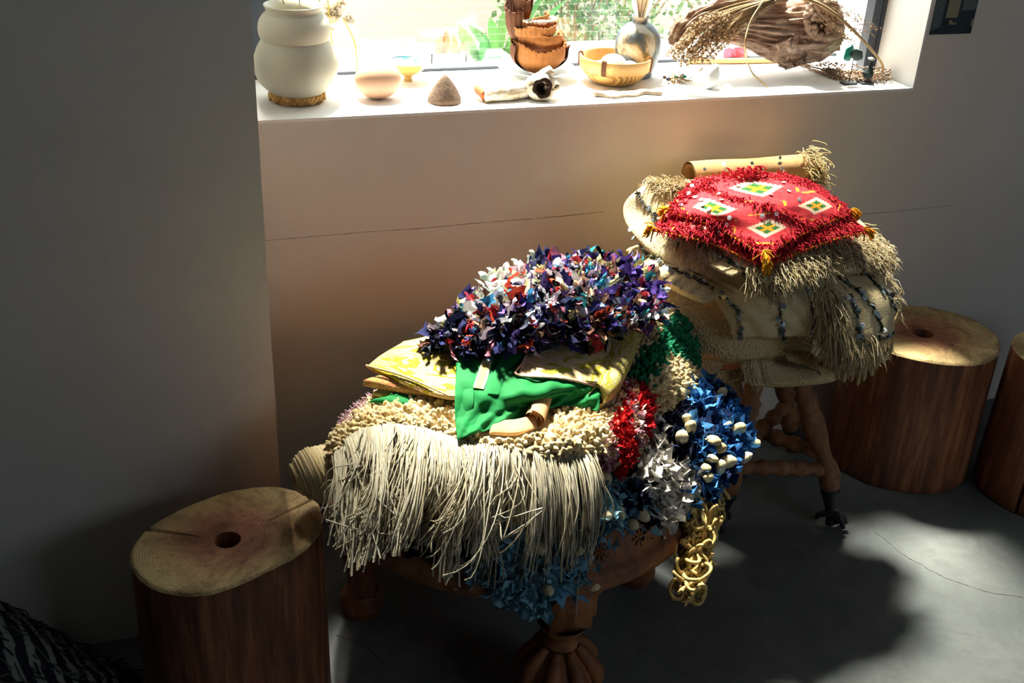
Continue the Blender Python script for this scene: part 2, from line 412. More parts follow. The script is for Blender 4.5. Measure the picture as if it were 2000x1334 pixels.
# ------------------------------------------------------------------ outside
M_gwall = simple('garden_render', srgb(206, 194, 190), .9, 3, .06, .2)
M_leaf = simple('leaf_green', (1, 1, 1), .6, 40, .2, .1, source='vcol', transl=.35)
gw = Acc(); gw.box((-3, 4.3, -.1), (6, 4.45, 1.5)); o = gw.put('garden_wall', M_gwall, loc=(1.5, 4.37, -.1), smooth=False); tagp(o, 'pale pink rendered garden wall beyond the window', 'garden wall')
gg = Acc(); gg.box((-3, 2.5, .25), (6, 4.3, .35)); o = gg.put('garden_ground', simple('gravel', srgb(150, 142, 130), .9, 60, .4, .6), loc=(1.5, 3.4, .3), smooth=False); o['kind'] = 'structure'
gl = Acc(); gl.box((-1, 2.44, .35), (4, 2.98, W(880, 136, 2.7)[2]-.004)); o = gl.put('garden_ledge', M_gwall, loc=(1.5, 2.7, .35), smooth=False); o['kind'] = 'structure'
def leaf_mesh(acc, base, tip, wd, c, bend=.0):
    n = 6; t = np.linspace(0, 1, n)[:, None]; p = base*(1-t)+tip*t; p[:, 2] -= bend*(t[:, 0]**2)
    side = np.cross(tip-base, [0, .6, .2]); side /= np.linalg.norm(side)+1e-9; ww = wd*np.sin(np.pi*np.clip(t*.93+.05, 0, 1))**.7
    fold = np.array([0, -.3, .1])*wd
    V = np.vstack([p-side*ww, p+fold*np.sin(np.pi*t), p+side*ww]); i = np.arange(n-1)
    acc.add(V, [np.vstack([np.c_[i, i+1, n+i+1, n+i], np.c_[n+i, n+i+1, 2*n+i+1, 2*n+i]])], c)
def spiky(px, py, Y, n, L, wd, cs, label, name='aloe_plant', spread=.8, group=None):
    b = W(px, py, Y); rt = root(name, b, label, 'plant', group)
    for k in range(n):
        a = rng.uniform(-1, 1)*spread; d = np.array([math.sin(a), rng.uniform(-.4, .4), math.cos(a)]); A = Acc()
        leaf_mesh(A, b+d*.01, b+d*L*rng.uniform(.6, 1.05), wd*rng.uniform(.8, 1.2), cs[k % len(cs)], L*.15*rng.random()); A.put('leaf', M_leaf, rt)
    return rt
green = [(.04, .15, .04), (.07, .20, .05), (.09, .22, .06)]
tan = [(.30, .18, .09), (.34, .24, .14), (.26, .13, .06)]
def planter(px0, px1, py0, py1, Y, label):
    a, b = W(px0, py1, Y), W(px1, py0, Y); A = Acc(); t = .004; d = .12
    for q in (((a[0], Y, a[2]), (b[0], Y+t, b[2])), ((a[0], Y+d, a[2]), (b[0], Y+d+t, b[2])), ((a[0], Y, a[2]), (a[0]+t, Y+d, b[2])), ((b[0]-t, Y, a[2]), (b[0], Y+d, b[2])), ((a[0], Y, a[2]-.01), (b[0], Y+d, a[2]))): A.box(*q)
    o = A.put('glass_planter', simple('green_glass_'+str(px0), srgb(196, 224, 205), .3, 20, .1), loc=(a+b)/2, smooth=False); tagp(o, label, 'planter')
planter(842, 912, 104, 136, 2.62, 'pale green planter outside at the left with brown stalks')
planter(922, 1010, 118, 138, 2.62, 'low pale planter outside holding the green aloe')
spiky(860, 128, 2.66, 6, .10, .008, tan, 'brown cut stalks in the pale planter, left clump', 'dry_stalk_clump', .35)
spiky(895, 130, 2.67, 5, .09, .009, tan, 'brown cut stalks in the pale planter, clump nearest the aloe', 'dry_stalk_clump', .45)
spiky(936, 128, 2.68, 4, .13, .012, green, 'short green aloe with upright leaves right of the brown stalks', spread=.5)
spiky(975, 124, 2.80, 7, .24, .014, green, 'tall green aloe with long leaves behind the pod stack', spread=.75)
o = spiky(940, -25, 2.70, 5, .16, .010, green, 'hanging green leaves at the top of the window', 'hanging_plant', .5)
def bush(name, c, r, n, label, cols, ls=.02):
    rt = root(name, (c[0], c[1], c[2]-r[2]), label, 'bush'); A = Acc()
    d = rng.normal(size=(n, 3)); d /= np.linalg.norm(d, axis=1)[:, None]; p = np.array(c)+d*np.array(r)*(rng.random((n, 1))**.45)
    bv = np.array([[0, 0, 0], [.35, .05, .5], [0, .0, 1.1], [-.35, .05, .5]]); bf = [np.array([[0, 1, 2, 3]])]
    cc = np.array(cols)[rng.integers(0, len(cols), n)]*rng.uniform(.7, 1.3, (n, 1))
    A.insts(bv, bf, frames(p, d, rng.uniform(.6, 1.4, n)*ls, tilt=.8), cc); A.put('foliage', M_leaf, rt, kind='stuff')
    B = Acc(); q = rng.normal(size=(14, 3))*np.array(r)*.6+np.array(c); b0 = np.array([c[0], c[1], c[2]-r[2]])
    t = np.linspace(0, 1, 5)[None, :, None]; B.tubes(b0*(1-t)+q[:, None]*t, .004, 4, (.3, .24, .16)); B.put('branches', M_vcol, rt)
gcol = [(.07, .17, .06), (.12, .24, .10), (.2, .3, .16), (.05, .12, .05), (.28, .34, .24)]
bush('leafy_bush', (1.36, 3.25, .95), (.27, .26, .42), 2600, 'loose pale green bush behind the pod stack and bottle', gcol, .022)
bush('leafy_bush', (2.02, 3.25, 1.0), (.34, .26, .45), 2600, 'pale green bush behind the driftwood', gcol, .024)
bush('leafy_bush', (1.75, 3.95, .9), (.45, .22, .6), 2000, 'darker green bush against the garden wall', [(.14, .3, .1), (.22, .4, .18)], .026)
# tree canopy that dapples the sun over the right of the floor
def canopy(c, r, n, ls):
    rt = root('garden_tree', (c[0]+1.7, c[1]+.4, .35), 'leafy tree standing outside above the window', 'tree'); A = Acc()
    d = rng.normal(size=(n, 3)); d /= np.linalg.norm(d, axis=1)[:, None]; p = np.array(c)+d*np.array(r)*(rng.random((n, 1))**.5)
    bv = np.array([[0, 0, 0], [.35, .05, .5], [0, .0, 1.1], [-.35, .05, .5]]); bf = [np.array([[0, 1, 2, 3]])]
    keep = wob(p*[1, 1, .25], 11., 12, 2) > .0; p, d = p[keep], d[keep]
    A.insts(bv, bf, frames(p, d, rng.uniform(.6, 1.4, len(p))*ls, tilt=.8), np.array(gcol)[rng.integers(0, 3, len(p))]); A.put('foliage', M_leaf, rt, kind='stuff')
    B = Acc(); b0 = np.array([c[0]+1.7, c[1]+.4, .35]); B.tubes(np.array([[b0, b0*.5+np.array(c)*.5+[.1, 0, 0], np.array(c)]]), np.array([.05, .035, .015]), 8, (.3, .22, .15))
    q = rng.normal(size=(16, 3))*np.array(r)*.5+np.array(c); t = np.linspace(0, 1, 5)[None, :, None]; B.tubes(np.array(c)*(1-t)+q[:, None]*t, .009, 5, (.3, .22, .15)); B.put('trunk', M_vcol, rt)
canopy((1.5, 3.20, 4.2), (.95, .30, .5), 1500, .075)

# ------------------------------------------------------------------ log stools
def log_stool(c, h, rad, hole, label, cracks=(), rf_seed=1, ell=(1., 1., 0.), notch=None, hc=(0, 0), frow=None):
    rt = root('log_stool', (c[0], c[1], 0), label, 'stool'); 
    th = np.linspace(0, 2*np.pi, 160, endpoint=False)
    for a, l, wd in cracks:
        th = np.r_[th, a+np.array([-2.2, -1.1, -.55, 0, .55, 1.1, 2.2])*wd/rad]
    th = np.sort(np.mod(th, 2*np.pi)); th = th[np.r_[True, np.diff(th) > 1e-5]]; n = len(th)
    r_ = np.random.default_rng(rf_seed); ph = r_.random(6)*6.28
    def R(t, z=0):
        e = np.sqrt((ell[0]*np.cos(t-ell[2]))**2+(ell[1]*np.sin(t-ell[2]))**2)
        return rad*e*(1+.018*np.sin(2*t+ph[0])+.014*np.sin(3*t+ph[1])+.008*np.sin(5*t+ph[2])+.004*np.sin(11*t+ph[3]+z*3)+.003*np.sin(23*t+ph[4]+z*9))
    def dep(t, f, z):   # crack depth
        d = np.zeros(len(t))
        for a, l, wd in cracks:
            da = np.abs(np.angle(np.exp(1j*(t-a))))*rad*max(f, .15); ww = wd*np.clip((f-(1-l))/l, 0, 1)
            d += np.where((f > 1-l), np.clip(1-da/(ww+1e-6), 0, 1), 0)*min(1, (wd/.0045)**2)
        return np.clip(d, 0, 1)
    V = []; fr = np.r_[np.linspace(hole/rad, .97, 34), .99, 1.0]
    ring = lambda rr, z: np.c_[c[0]+np.cos(th)*rr, c[1]+np.sin(th)*rr, z]
    Rt = R(th); hx, hy = hc
    for f in fr:
        rr = hole + (Rt-hole)*((f-fr[0])/(1-fr[0])); k = (1-(f-fr[0])/(1-fr[0]))
        z = h - np.where(f > .995, .005, np.where(f > .98, .0015, 0)) + .0015*np.sin(th*2+1)*f
        rr = rr + (.0015 if f > .995 else 0)
        q = ring(rr, z - .035*dep(th, (f-fr[0])/(1-fr[0]), z)); q[:, 0] += hx*k; q[:, 1] += hy*k; V.append(q)
    nt = len(V)
    for z in np.r_[np.linspace(h-.012, .02, 26), .006, 0]:
        d = dep(th, 1., z)*np.clip((z-(h-.26))/.26, 0, 1) if not notch else dep(th, 1., z)
        rr = R(th, z)*(1.006+.02*(1-z/h)) - .02*d - (.004 if z < .003 else 0)
        V.append(ring(rr, np.full(n, z)))
    ns = len(V)
    inner = []
    for z in (h, h-.004, h-.14): q = ring(np.full(n, hole*(1.0 if z < h else 1.03)), np.full(n, z)); q[:, 0] += hx; q[:, 1] += hy; inner.append(q)
    i = np.arange(n); j = (i+1) % n; sq = lambda k: np.c_[k*n+i, k*n+j, (k+1)*n+j, (k+1)*n+i]
    Vt = np.vstack(V); Ft = np.vstack([sq(k) for k in range(nt-1)]); Fs = np.vstack([sq(k) for k in range(nt-1, ns-1)])
    A = Acc(); A.add(Vt, [Ft]); A.add(np.vstack(inner), [np.vstack([np.c_[i+n*k, i+n*(k+1), j+n*(k+1), j+n*k] for k in range(2)]), (np.arange(n)+2*n)[None, :]])
    A.add(Vt, [Fs]); 
    me = A.mesh('trunk'); o = put('trunk', me, [M_end, M_log], rt)
    # material 1 on the side faces
    nt_f = len(Ft); mi = np.zeros(len(me.polygons), np.int32); nq = sum(len(f) for f in A.F[4]); ns_f = len(Fs)
    mi[nq-ns_f:nq] = 1; mi[nq-ns_f-2*n:nq-ns_f] = 1; mi[nq:] = 1
    me.polygons.foreach_set('material_index', mi)
    return rt
log_stool((.083, 1.513), .36, .140, .0215, 'low brown log stool with a cracked top beside the fringed rug',
          [(math.radians(158), .80, .0050), (math.radians(22), .75, .0022), (math.radians(-60), .15, .0006)], 3, (1.12, .83, .42), hc=(-.003, -.012))
log_stool((1.725, 1.865), .355, .158, .0235, 'brown log stool half hidden by the sequinned blanket pile', [(math.radians(-60), .1, .001)], 8, (1.05, .97, -.5), hc=(-.012, -.004))
log_stool((2.0, 1.655), .37, .155, .016, 'brown log stool at the right edge with a long split down its side', [(math.radians(205), .55, .0045)], 12, (1.0, 1.0, 0), notch=True)

# ------------------------------------------------------------------ carved round table
TC = (.613, 1.622)
tb = root('carved_table', (TC[0], TC[1], 0), 'low round carved dark wood table under the rug pile', 'table')
A = Acc(); A.lathe((TC[0], TC[1], 0), [(0.001, .40), (0.2832, .40), (0.3002, .398), (0.3040, .392), (0.3162, .388), (0.3351, .352), (0.3380, .344), (0.3455, .342), (0.3531, .333), (0.3549, .322), (0.3512, .309), (0.3417, .302), (0.3115, .300), (0.0009, .300)], 96)
A.put('tabletop', M_table, tb)
for k in range(26):
    a = 2*math.pi*k/26; c = np.array([TC[0]+math.cos(a)*.328, TC[1]+math.sin(a)*.328, .370]); nrm = np.array([math.cos(a)*.87, math.sin(a)*.87, .48]); R_ = Acc()
    rad = np.array([math.cos(a), math.sin(a), 0]); tang = np.array([-math.sin(a), math.cos(a), 0]); upv = np.cross(nrm, tang); upv *= np.sign(upv[2])
    pos = []; ax = []
    for j in range(8):
        b = 2*math.pi*j/8; d = tang*math.cos(b)+upv*math.sin(b); pos.append(c+d*.0095); ax.append(d)
    Mx = np.zeros((8, 3, 4))
    for j in range(8):
        Mx[j, :, 0] = ax[j]*.008; Mx[j, :, 1] = np.cross(nrm, ax[j])*.0028; Mx[j, :, 2] = nrm*.003; Mx[j, :, 3] = pos[j]
    R_.insts(ICO1[0], [ICO1[1]], Mx); R_.insts(ICO1[0], [ICO1[1]], frames(c[None], nrm[None], .004)); R_.put('carved_rosette', M_table, tb)
def table_leg(ang, plain):
    x, y = TC[0]+.285*math.cos(ang), TC[1]+.285*math.sin(ang)
    A = Acc(); rot = Matrix.Rotation(ang, 3, 'Z'); rt_ = [list(r) for r in rot]
    A.box((x-.036, y-.038, .205), (x+.036, y+.038, .302), rot=rt_); A.box((x-.040, y-.042, .235), (x+.040, y+.042, .285), rot=rt_)
    if plain:
        A.box((x-.030, y-.032, .13), (x+.030, y+.032, .21), rot=rt_); A.box((x-.034, y-.036, .15), (x+.034, y+.036, .19), rot=rt_); A.box((x-.026, y-.028, .05), (x+.026, y+.028, .135), rot=rt_)
        A.lathe((x, y, 0), [(.001, .055), (.034, .055), (.040, .045), (.042, .02), (.036, .0), (.001, 0)], 32); A.put('leg', M_table, tb, smooth=False); return
    A.lathe((x, y, 0), [(.046, .206), (.040, .195), (.027, .178), (.022, .170), (.030, .160), (.030, .152), (.022, .146), (.040, .130), (.056, .105), (.058, .085), (.048, .060), (.030, .045), (.028, .036), (.040, .026), (.044, .012), (.038, 0), (.001, 0)], 40,
            rf=lambda t, z: 1+(.10*np.abs(np.sin(4*t+z*25)) if .05 < z < .142 else 0))
    o = A.put('leg', M_table, tb)
    for j in range(8):    # carved leaves round the bulb
        a = j*math.pi/4+.2; d = np.array([math.cos(a), math.sin(a), 0]); L = Acc()
        n = 7; t = np.linspace(0, 1, n); pth = np.array([[x, y, 0]+d*(.024+.042*math.sin(math.pi*.62*s)+.004)+np.array([0, 0, .148-.085*s]) for s in t])
        L.tubes(pth[None], .016*np.sin(np.pi*(.12+.86*t))**.8, 6); L.put('carved_leaf', M_table, o)
for k, a in enumerate((-90, 168, 90, 0)): table_leg(math.radians(a), a != -90)
for k in range(4):       # curved apron brackets
    for s_ in (-1, 1):
        a0 = math.radians((-90, 180, 90, 0)[k]); B = Acc(); n = 10; t = np.linspace(0, 1, n); V = []
        for q in t:
            a = a0+s_*(.13+.38*q); hgt = .07*(1-q)**1.5+.004
            for rr in (.275, .298):
                for z in (.301, .301-hgt): V.append((TC[0]+math.cos(a)*rr, TC[1]+math.sin(a)*rr, z))
        i = np.arange(n-1)*4; B.add(V, [np.vstack([np.c_[i, i+1, i+5, i+4], np.c_[i+2, i+6, i+7, i+3], np.c_[i+1, i+3, i+7, i+5], np.c_[i, i+4, i+6, i+2]])]); B.put('apron_bracket', M_table, tb, smooth=False)

# ------------------------------------------------------------------ claw-foot stool
sx, sy = 1.255, 1.795
st = root('claw_foot_stool', (sx, sy, 0), 'round turned wood stool with black claw feet under the blankets', 'stool')
A = Acc(); A.lathe((sx, sy, 0), [(.001, .412), (.105, .412), (.113, .408), (.110, .402), (.117, .397), (.113, .391), (.118, .386), (.113, .380), (.105, .376), (.100, .368), (.001, .366)], 64); A.put('seat', M_stool, st)
def stool_leg(pts, rs, foot_dir):
    p = curve(pts, 40); t = np.linspace(0, 1, 40); r = np.interp(t, [q[0] for q in rs], [q[1] for q in rs])
    cut = 30; A = Acc(); A.tubes(p[None, :cut+1], r[:cut+1], 14, cap=True); o = A.put('leg', M_stool, st)
    B = Acc(); B.tubes(p[None, cut:], r[cut:], 12, cap=True)
    e = p[-1]
    fd_ = np.array([*foot_dir, 0.]); fd_ /= np.linalg.norm(fd_)
    for a in (-.7, 0, .7, 3.0):
        d = np.array(Matrix.Rotation(a, 3, 'Z') @ Vector(fd_)); q = np.array([[e+[0, 0, .02], e+d*.014+[0, 0, .026], e+d*.028+[0, 0, .018], e+d*.034+[0, 0, .005]]]); B.tubes(q, np.array([.009, .009, .007, .004]), 7)
    B.insts(ICO2[0], [ICO2[1]], frames((e+fd_*.012+[0, 0, .010])[None], np.array([[0, 0, 1.]]), .010)); B.put('claw_foot', M_black, o)
RS = [(0, .018), (.06, .020), (.1, .017), (.13, .026), (.16, .020), (.18, .024), (.21, .019), (.24, .026), (.36, .024), (.48, .017), (.55, .016), (.62, .022), (.70, .025), (.76, .021), (.79, .0225), (.82, .018), (.9, .011), (.95, .009), (1, .012)]
def leg3(top, foot, bow):
    top, foot = np.array(top), np.array(foot); m1 = top*.62+foot*.38; m2 = top*.35+foot*.65
    return [top, m1+np.array(bow)*.5, m2+np.array(bow), foot]
LEGS = [((1.295, 1.735, .375), (1.400, 1.662, .012), (.02, -.005, .0), (1, -.5)), ((1.315, 1.85, .375), (1.486, 1.953, .012), (.0, .0, .0), (1, .8)),
        ((1.190, 1.735, .375), (1.15, 1.72, .012), (0, 0, 0), (-1, -.6)), ((1.20, 1.86, .375), (1.285, 1.90, .012), (0, 0, 0), (-.5, 1))]
lp = []
for top, foot, bow, fdr in LEGS:
    q = leg3(top, foot, bow); stool_leg(q, RS, fdr); lp.append(curve(q, 40))
def stretcher(a, b):
    t = np.linspace(0, 1, 30); p = a[None]*(1-t[:, None])+b[None]*t[:, None]; r = .011+.006*np.sin(t*np.pi*5)**2+.003*np.sin(t*np.pi); A = Acc(); A.tubes(p[None], r, 10); A.put('stretcher', M_stool, st)
stretcher(lp[2][23], lp[0][25]); stretcher(lp[2][18], lp[1][20]); stretcher(lp[3][22], lp[0][20])


# ------------------------------------------------------------------ textile helpers
def ribbon_variant(seed, L=1., wd=.45, k=7, curl=1.6, ruff=0.):
    r = np.random.default_rng(seed); t = np.linspace(0, 1, k); ang = np.cumsum(r.normal(.12*curl, .45, k))*.55; 
    x = np.cumsum(np.sin(ang))/k; z = np.cumsum(np.cos(ang)*.9+.15)/k; y = np.cumsum(r.normal(0, .35, k))/k
    p = np.c_[x, y, z-z[0]]*L; tw = np.cumsum(r.normal(0, .5, k)); side = np.c_[np.cos(tw)*.3, np.cos(tw), np.sin(tw)*.5]
    w_ = wd/2*(.75+.5*r.random(k)); w_[-1] *= r.uniform(.4, 1.2); w_[0] *= .6
    cup = np.cross(np.gradient(p, axis=0), side); cup /= np.linalg.norm(cup, axis=1)[:, None]+1e-9
    rows = []
    for s in np.linspace(-1, 1, 5):
        d = (s*s-.4)*wd*.28*r.uniform(.3, 1.4)
        rows.append(p+side*(w_*s)[:, None]+cup*(d+r.normal(0, .04+ruff, k)[:, None]*wd))
    V = np.stack(rows, 1).reshape(-1, 3); i = np.arange(k-1)[:, None]*5+np.arange(4)[None]; F_ = np.stack([i, i+1, i+6, i+5], -1).reshape(-1, 4)
    return V, F_
def ruffle_variant(seed, n=26):
    """crumpled rosette of gathered cloth, unit height"""
    r = np.random.default_rng(seed); th = np.linspace(0, 2*np.pi, n, endpoint=False); V = []
    a1, a2 = r.random(2)*6.28; m = 6
    for q in range(m):
        f = q/(m-1); rr = (.12+.62*f)*(1+.22*np.sin(3*th+a1)*f+.20*np.sin(5*th+a2)*f)+r.normal(0, .03, n)*f
        zz = .15+.75*f**.6*(.72+.34*np.sin(4*th+a2+1)*f+.22*np.sin(9*th+a1)*f)+r.normal(0, .035, n)*f; th = th+.10*np.sin(6*th+a2)*f
        V.append(np.c_[rr*np.cos(th), rr*np.sin(th), zz])
    V = np.vstack(V); i = np.arange(n); j = (i+1) % n
    return V, np.vstack([np.c_[k*n+i, k*n+j, (k+1)*n+j, (k+1)*n+i] for k in range(m-1)])
def tuft_variant(seed):
    """short fat wool nub"""
    r = np.random.default_rng(seed); V = ICO2[0].copy(); V = V*[.34, .40, .62]+[0, 0, .42]
    V += .07*np.c_[wob(V, 7, seed), wob(V, 8, seed+9), wob(V, 6, seed+5)]; return V, ICO2[1]
def spread(slab, N, region=None, inset=0, under=False):
    p, n = slab.area_surf(N, under)
    if region is not None: k = region(proj(p)); p, n = p[k], n[k]
    return p, n
def lean(n, down=.0, out=None, amt=0.):
    m = n.copy(); m[:, 2] -= down
    m /= np.linalg.norm(m, axis=1)[:, None]+1e-9; return m
def vis_order(p, n):
    """largest / visible first: facing the camera"""
    v = CAM-p; d = np.linalg.norm(v, axis=1); s = (v*n).sum(1)/d/d; return np.argsort(-s)
def scatter(name, slab_pts, variants, size, colfn, parent, mat_o, mat_v, n_parts=280, tilt=.5, down=0., stuffname=None, aniso=None):
    p, n = slab_pts; o = vis_order(p, n); n_parts = min(n_parts, len(p))
    vis = o[:max(n_parts*2, 1)]; pick = rng.permutation(vis)[:n_parts]; rest = np.setdiff1d(np.arange(len(p)), pick)
    nn = lean(n, down); sz = rng.uniform(size[0], size[1], len(p)); M = frames(p-n*.002, nn, sz, tilt=tilt); C = colfn(proj(p), len(p))
    ms = []
    for V, F_ in variants: ms.append(mesh(name, V, [F_]))
    for m in ms: m.materials.append(mat_o)
    if n_parts: pieces(name, ms, M[pick], C[pick], parent)
    if len(rest):
        A = Acc(); nv = len(variants)
        for k in range(nv):
            q = rest[k::nv]
            if len(q): A.insts(variants[k][0], [variants[k][1]], M[q], C[q])
        A.put(stuffname or name+'_pile', mat_v, parent, kind='stuff')
RAGS = [ribbon_variant(s, 1., (.45, .35, .7, .3)[s % 4], 8, (1.6, 2.4, 1.2)[s % 3]) for s in range(18)]
RUFF = [ruffle_variant(s+50) for s in range(8)]
NUBS = [tuft_variant(s+90) for s in range(5)]
def threads(starts, dirs, L, r, k=5, grav=.5, jit=.25, cols=(1, 1, 1), wave=.0, sides=3, surf_clamp=None, lift=0.):
    """bundle of drooping threads -> (paths)"""
    N = len(starts); t = np.linspace(0, 1, k); L = np.broadcast_to(L, N) if np.ndim(L) else rng.uniform(.7, 1.15, N)*L
    d = dirs+rng.normal(size=(N, 3))*jit; d /= np.linalg.norm(d, axis=1)[:, None]
    p = starts[:, None]+d[:, None]*(L[:, None]*t[None])[..., None]
    p[:, :, 2] -= grav*L[:, None]*t[None]**2
    w1 = rng.normal(size=(N, 3)); ph = rng.random(N)*6.28; p += wave*(np.sin(t[None]*5+ph[:, None])*t[None])[..., None]*w1[:, None]
    p += rng.normal(size=p.shape)*wave*.25*t[None, :, None]; return p
def mixcol(base, N, var=.12):
    b = np.array(base); b = b[rng.integers(0, len(b), N)] if b.ndim == 2 else np.tile(b, (N, 1)); return np.clip(b*rng.uniform(1-var, 1+var, (N, 1)), 0, 1)
CREAM = [srgb(204, 182, 138), srgb(216, 196, 156), srgb(190, 164, 118)]
WHITE = [srgb(218, 212, 204), srgb(210, 202, 190)]

# cloth materials with woven relief
def knit(name, a, b, sc_=260, bumpd=.0016, row=(1, 1, 1)):
    m = MT(name, .92, .1); v = m.mapv(row); wv = m.n('ShaderNodeTexWave', wave_type='BANDS', bands_direction='DIAGONAL'); wv.inputs['Scale'].default_value = sc_/2; wv.inputs['Distortion'].default_value = 1.5; m.link(v, wv.inputs[0])
    vo = m.n('ShaderNodeTexVoronoi'); vo.inputs['Scale'].default_value = sc_; m.link(v, vo.inputs['Vector']); f = m.noise(14, 6, .6)
    m.color(m.mix(.35, m.ramp(f, [(.3, a), (.7, b)]), m.ramp(vo.outputs[0], [(0, (1,)*3), (.8, (.6,)*3)]), 'MULTIPLY')); m.bump(m.math('SUBTRACT', 1., vo.outputs[0]), .8, bumpd); return m.m
M_knit = knit('cream_knit', srgb(208, 180, 130), srgb(222, 198, 152), 190, .005)
M_felt = knit('cream_felted_wool', srgb(216, 190, 142), srgb(230, 208, 164), 420, .0016)
M_base_cream = simple('rug_backing_cream', srgb(196, 178, 140), .95, 200, .4, .6)
M_base_dark = simple('rug_backing_dark', (.02, .022, .035), .95, 200, .4, .6)
M_green = simple('green_cotton', srgb(12, 118, 56), .75, 9, .22, .35, .004, spec=.25, transl=.1)
M_tan = simple('tan_cloth', srgb(206, 164, 116), .85, 60, .2, .3, transl=.1)
M_redb = knit('red_wool_cloth', srgb(196, 40, 52), srgb(214, 62, 70), 500, .0008)

# ================================================================== pile on the carved table
# --- bottom rag rug
rA = root('rag_rug', (.62, 1.60, .402), 'blue and white rag rug with wool balls, bottom of the pile on the carved table', 'rug')
inn = [(.40, 1.62, .46), (.47, 1.60, .46), (.52, 1.58, .46), (.57, 1.57, .46), (.62, 1.57, .46), (.66, 1.58, .46), (.70, 1.60, .46), (.73, 1.62, .47), (.76, 1.66, .475), (.78, 1.70, .48), (.78, 1.74, .48)]
sh = [(790, 950, .455), (880, 960, .455), (980, 985, .45), (1070, 985, .445), (1150, 960, .45), (1225, 930, .455), (1280, 880, .46), (1325, 840, .475), (1345, 810, .48), (1330, 770, .49), (1310, 745, .49)]
sm = [(790, 1010, .41), (880, 1050, .39), (990, 1100, .375), (1080, 1100, .37), (1165, 1040, .385), (1245, 990, .40), (1310, 940, .415), (1380, 920, .42), (1425, 860, .435), (1405, 800, .455), (1360, 750, .47)]
ou = [(800, 1050, .375), (890, 1110, .34), (1005, 1182, .31), (1085, 1188, .305), (1165, 1095, .335), (1255, 1040, .355), (1335, 995, .38), (1395, 965, .39), (1462, 885, .415), (1432, 800, .44), (1385, 745, .455)]
sA = Slab([inn, sh, sm, ou], .035, 90, 50, 5, .004, 60, 3); sA.put('rug_body', M_base_dark, rA)
def reg(*poly): return lambda q: inpoly(q, poly)
WHT = [(1205, 830), (1290, 850), (1345, 930), (1340, 1000), (1290, 1060), (1265, 1000), (1225, 930), (1190, 880)]
WHT2 = [(880, 1080), (935, 1085), (955, 1140), (900, 1145)]
BLU = [(1235, 830), (1290, 735), (1400, 720), (1510, 820), (1500, 900), (1430, 1000), (1350, 990), (1340, 920), (1290, 850)]
def colA(q, N):
    c = mixcol([srgb(132, 180, 200), srgb(148, 192, 208), srgb(112, 162, 188)], N)
    nav = mixcol([(.008, .01, .028), (.012, .016, .045)], N)
    k = inpoly(q, [(780, 940), (985, 940), (960, 1075), (900, 1110), (780, 1080)]); c[k] = nav[k]
    k = inpoly(q, [(1180, 890), (1245, 900), (1280, 980), (1290, 1060), (1240, 1050), (1225, 960)]) & (rng.random(N) < .75); c[k] = nav[k]
    k = inpoly(q, BLU); b = mixcol([srgb(58, 116, 178), srgb(44, 92, 150), srgb(76, 138, 196), srgb(30, 46, 84)], N); c[k] = b[k]
    k = inpoly(q, [(1270, 800), (1330, 800), (1345, 900), (1300, 880)]); c[k] = nav[k]
    k = inpoly(q, WHT) | inpoly(q, WHT2); b = mixcol(WHITE, N, .06); c[k] = b[k]
    return c
scatter('cloth_ruffle', spread(sA, 1350, lambda q: ~inpoly(q, [(600, 700), (1150, 700), (1150, 880), (600, 930)])), RUFF, (.018, .034), colA, rA, M_rag_o, M_rag_v, 290, .35, .1, 'cloth_ruffles')
# wool balls
BALLS = [(1310, 765), (1330, 790), (1395, 785), (1380, 800), (1405, 770), (1285, 830), (1335, 830), (1345, 850), (1375, 865), (1385, 880), (1410, 845), (1425, 850), (1370, 895), (1365, 910), (1400, 910), (1395, 925), (1440, 905), (1450, 915), (1455, 870), (1478, 868), (1325, 870), (1430, 930), (1380, 938),
         (1165, 960), (1185, 955), (1215, 1018), (1175, 1060), (1190, 1070), (1225, 1065), (1170, 1005), (1100, 1170), (1060, 1150), (1110, 1075), (1090, 1000), (1125, 1130), (1045, 1060), (1235, 985), (1200, 985)]
hb = hits([sA], BALLS); ms = [mesh('wool_ball', V, [F_]) for V, F_ in NUBS]
for m in ms: m.materials.append(M_wool_o)
bp = np.array([h[0]+h[1]*.012 for h in hb]); bn = np.array([h[1] for h in hb])
pieces('wool_ball', ms, frames(bp, bn, rng.uniform(.021, .031, len(bp)), tilt=.3), mixcol([srgb(228, 214, 178), srgb(214, 196, 152)], len(bp)), rA)
# tan looped tassel hanging at the right
def yarn_tassel(name, pts, wd, N, r, cols, parent, k=12, wavy=.010):
    c = curve(pts, 24); A = Acc(); T = np.linspace(0, 1, 24); P_ = []
    for q in range(N):
        t0 = rng.uniform(0, .8); t = np.clip(np.linspace(t0, t0+rng.uniform(.15, .35), k), 0, 1); b = np.array([np.interp(t0+.1, T, c[:, a]) for a in range(3)])
        o = rng.normal(size=3)*wd*.30; u1 = rng.normal(size=3); u1 /= np.linalg.norm(u1); u2 = np.cross(u1, rng.normal(size=3)); u2 /= np.linalg.norm(u2); an = np.linspace(0, rng.uniform(3, 5.5), k)[:, None]+rng.random()*6; R0 = rng.uniform(.006, .013)
        P_.append(b+o+(u1*np.cos(an)+u2*np.sin(an))*R0+np.array([0, 0, -1.])*np.linspace(0, .022, k)[:, None])
    A.tubes(np.array(P_), r, 6, mixcol(cols, N, .1), cap=True); return A.put(name, M_yarn, parent, kind='stuff')
yarn_tassel('yarn_tassel', [(1385, 960, .39), (1368, 1010, .36), (1358, 1070, .32), (1350, 1125, .285), (1345, 1150, .27)], .042, 280, .0032, [srgb(206, 178, 116), srgb(190, 160, 100)], rA)
yarn_tassel('yarn_tassel', [(1398, 955, .39), (1385, 1000, .36), (1375, 1040, .33)], .034, 90, .0032, [srgb(206, 178, 116), srgb(190, 160, 100)], rA)

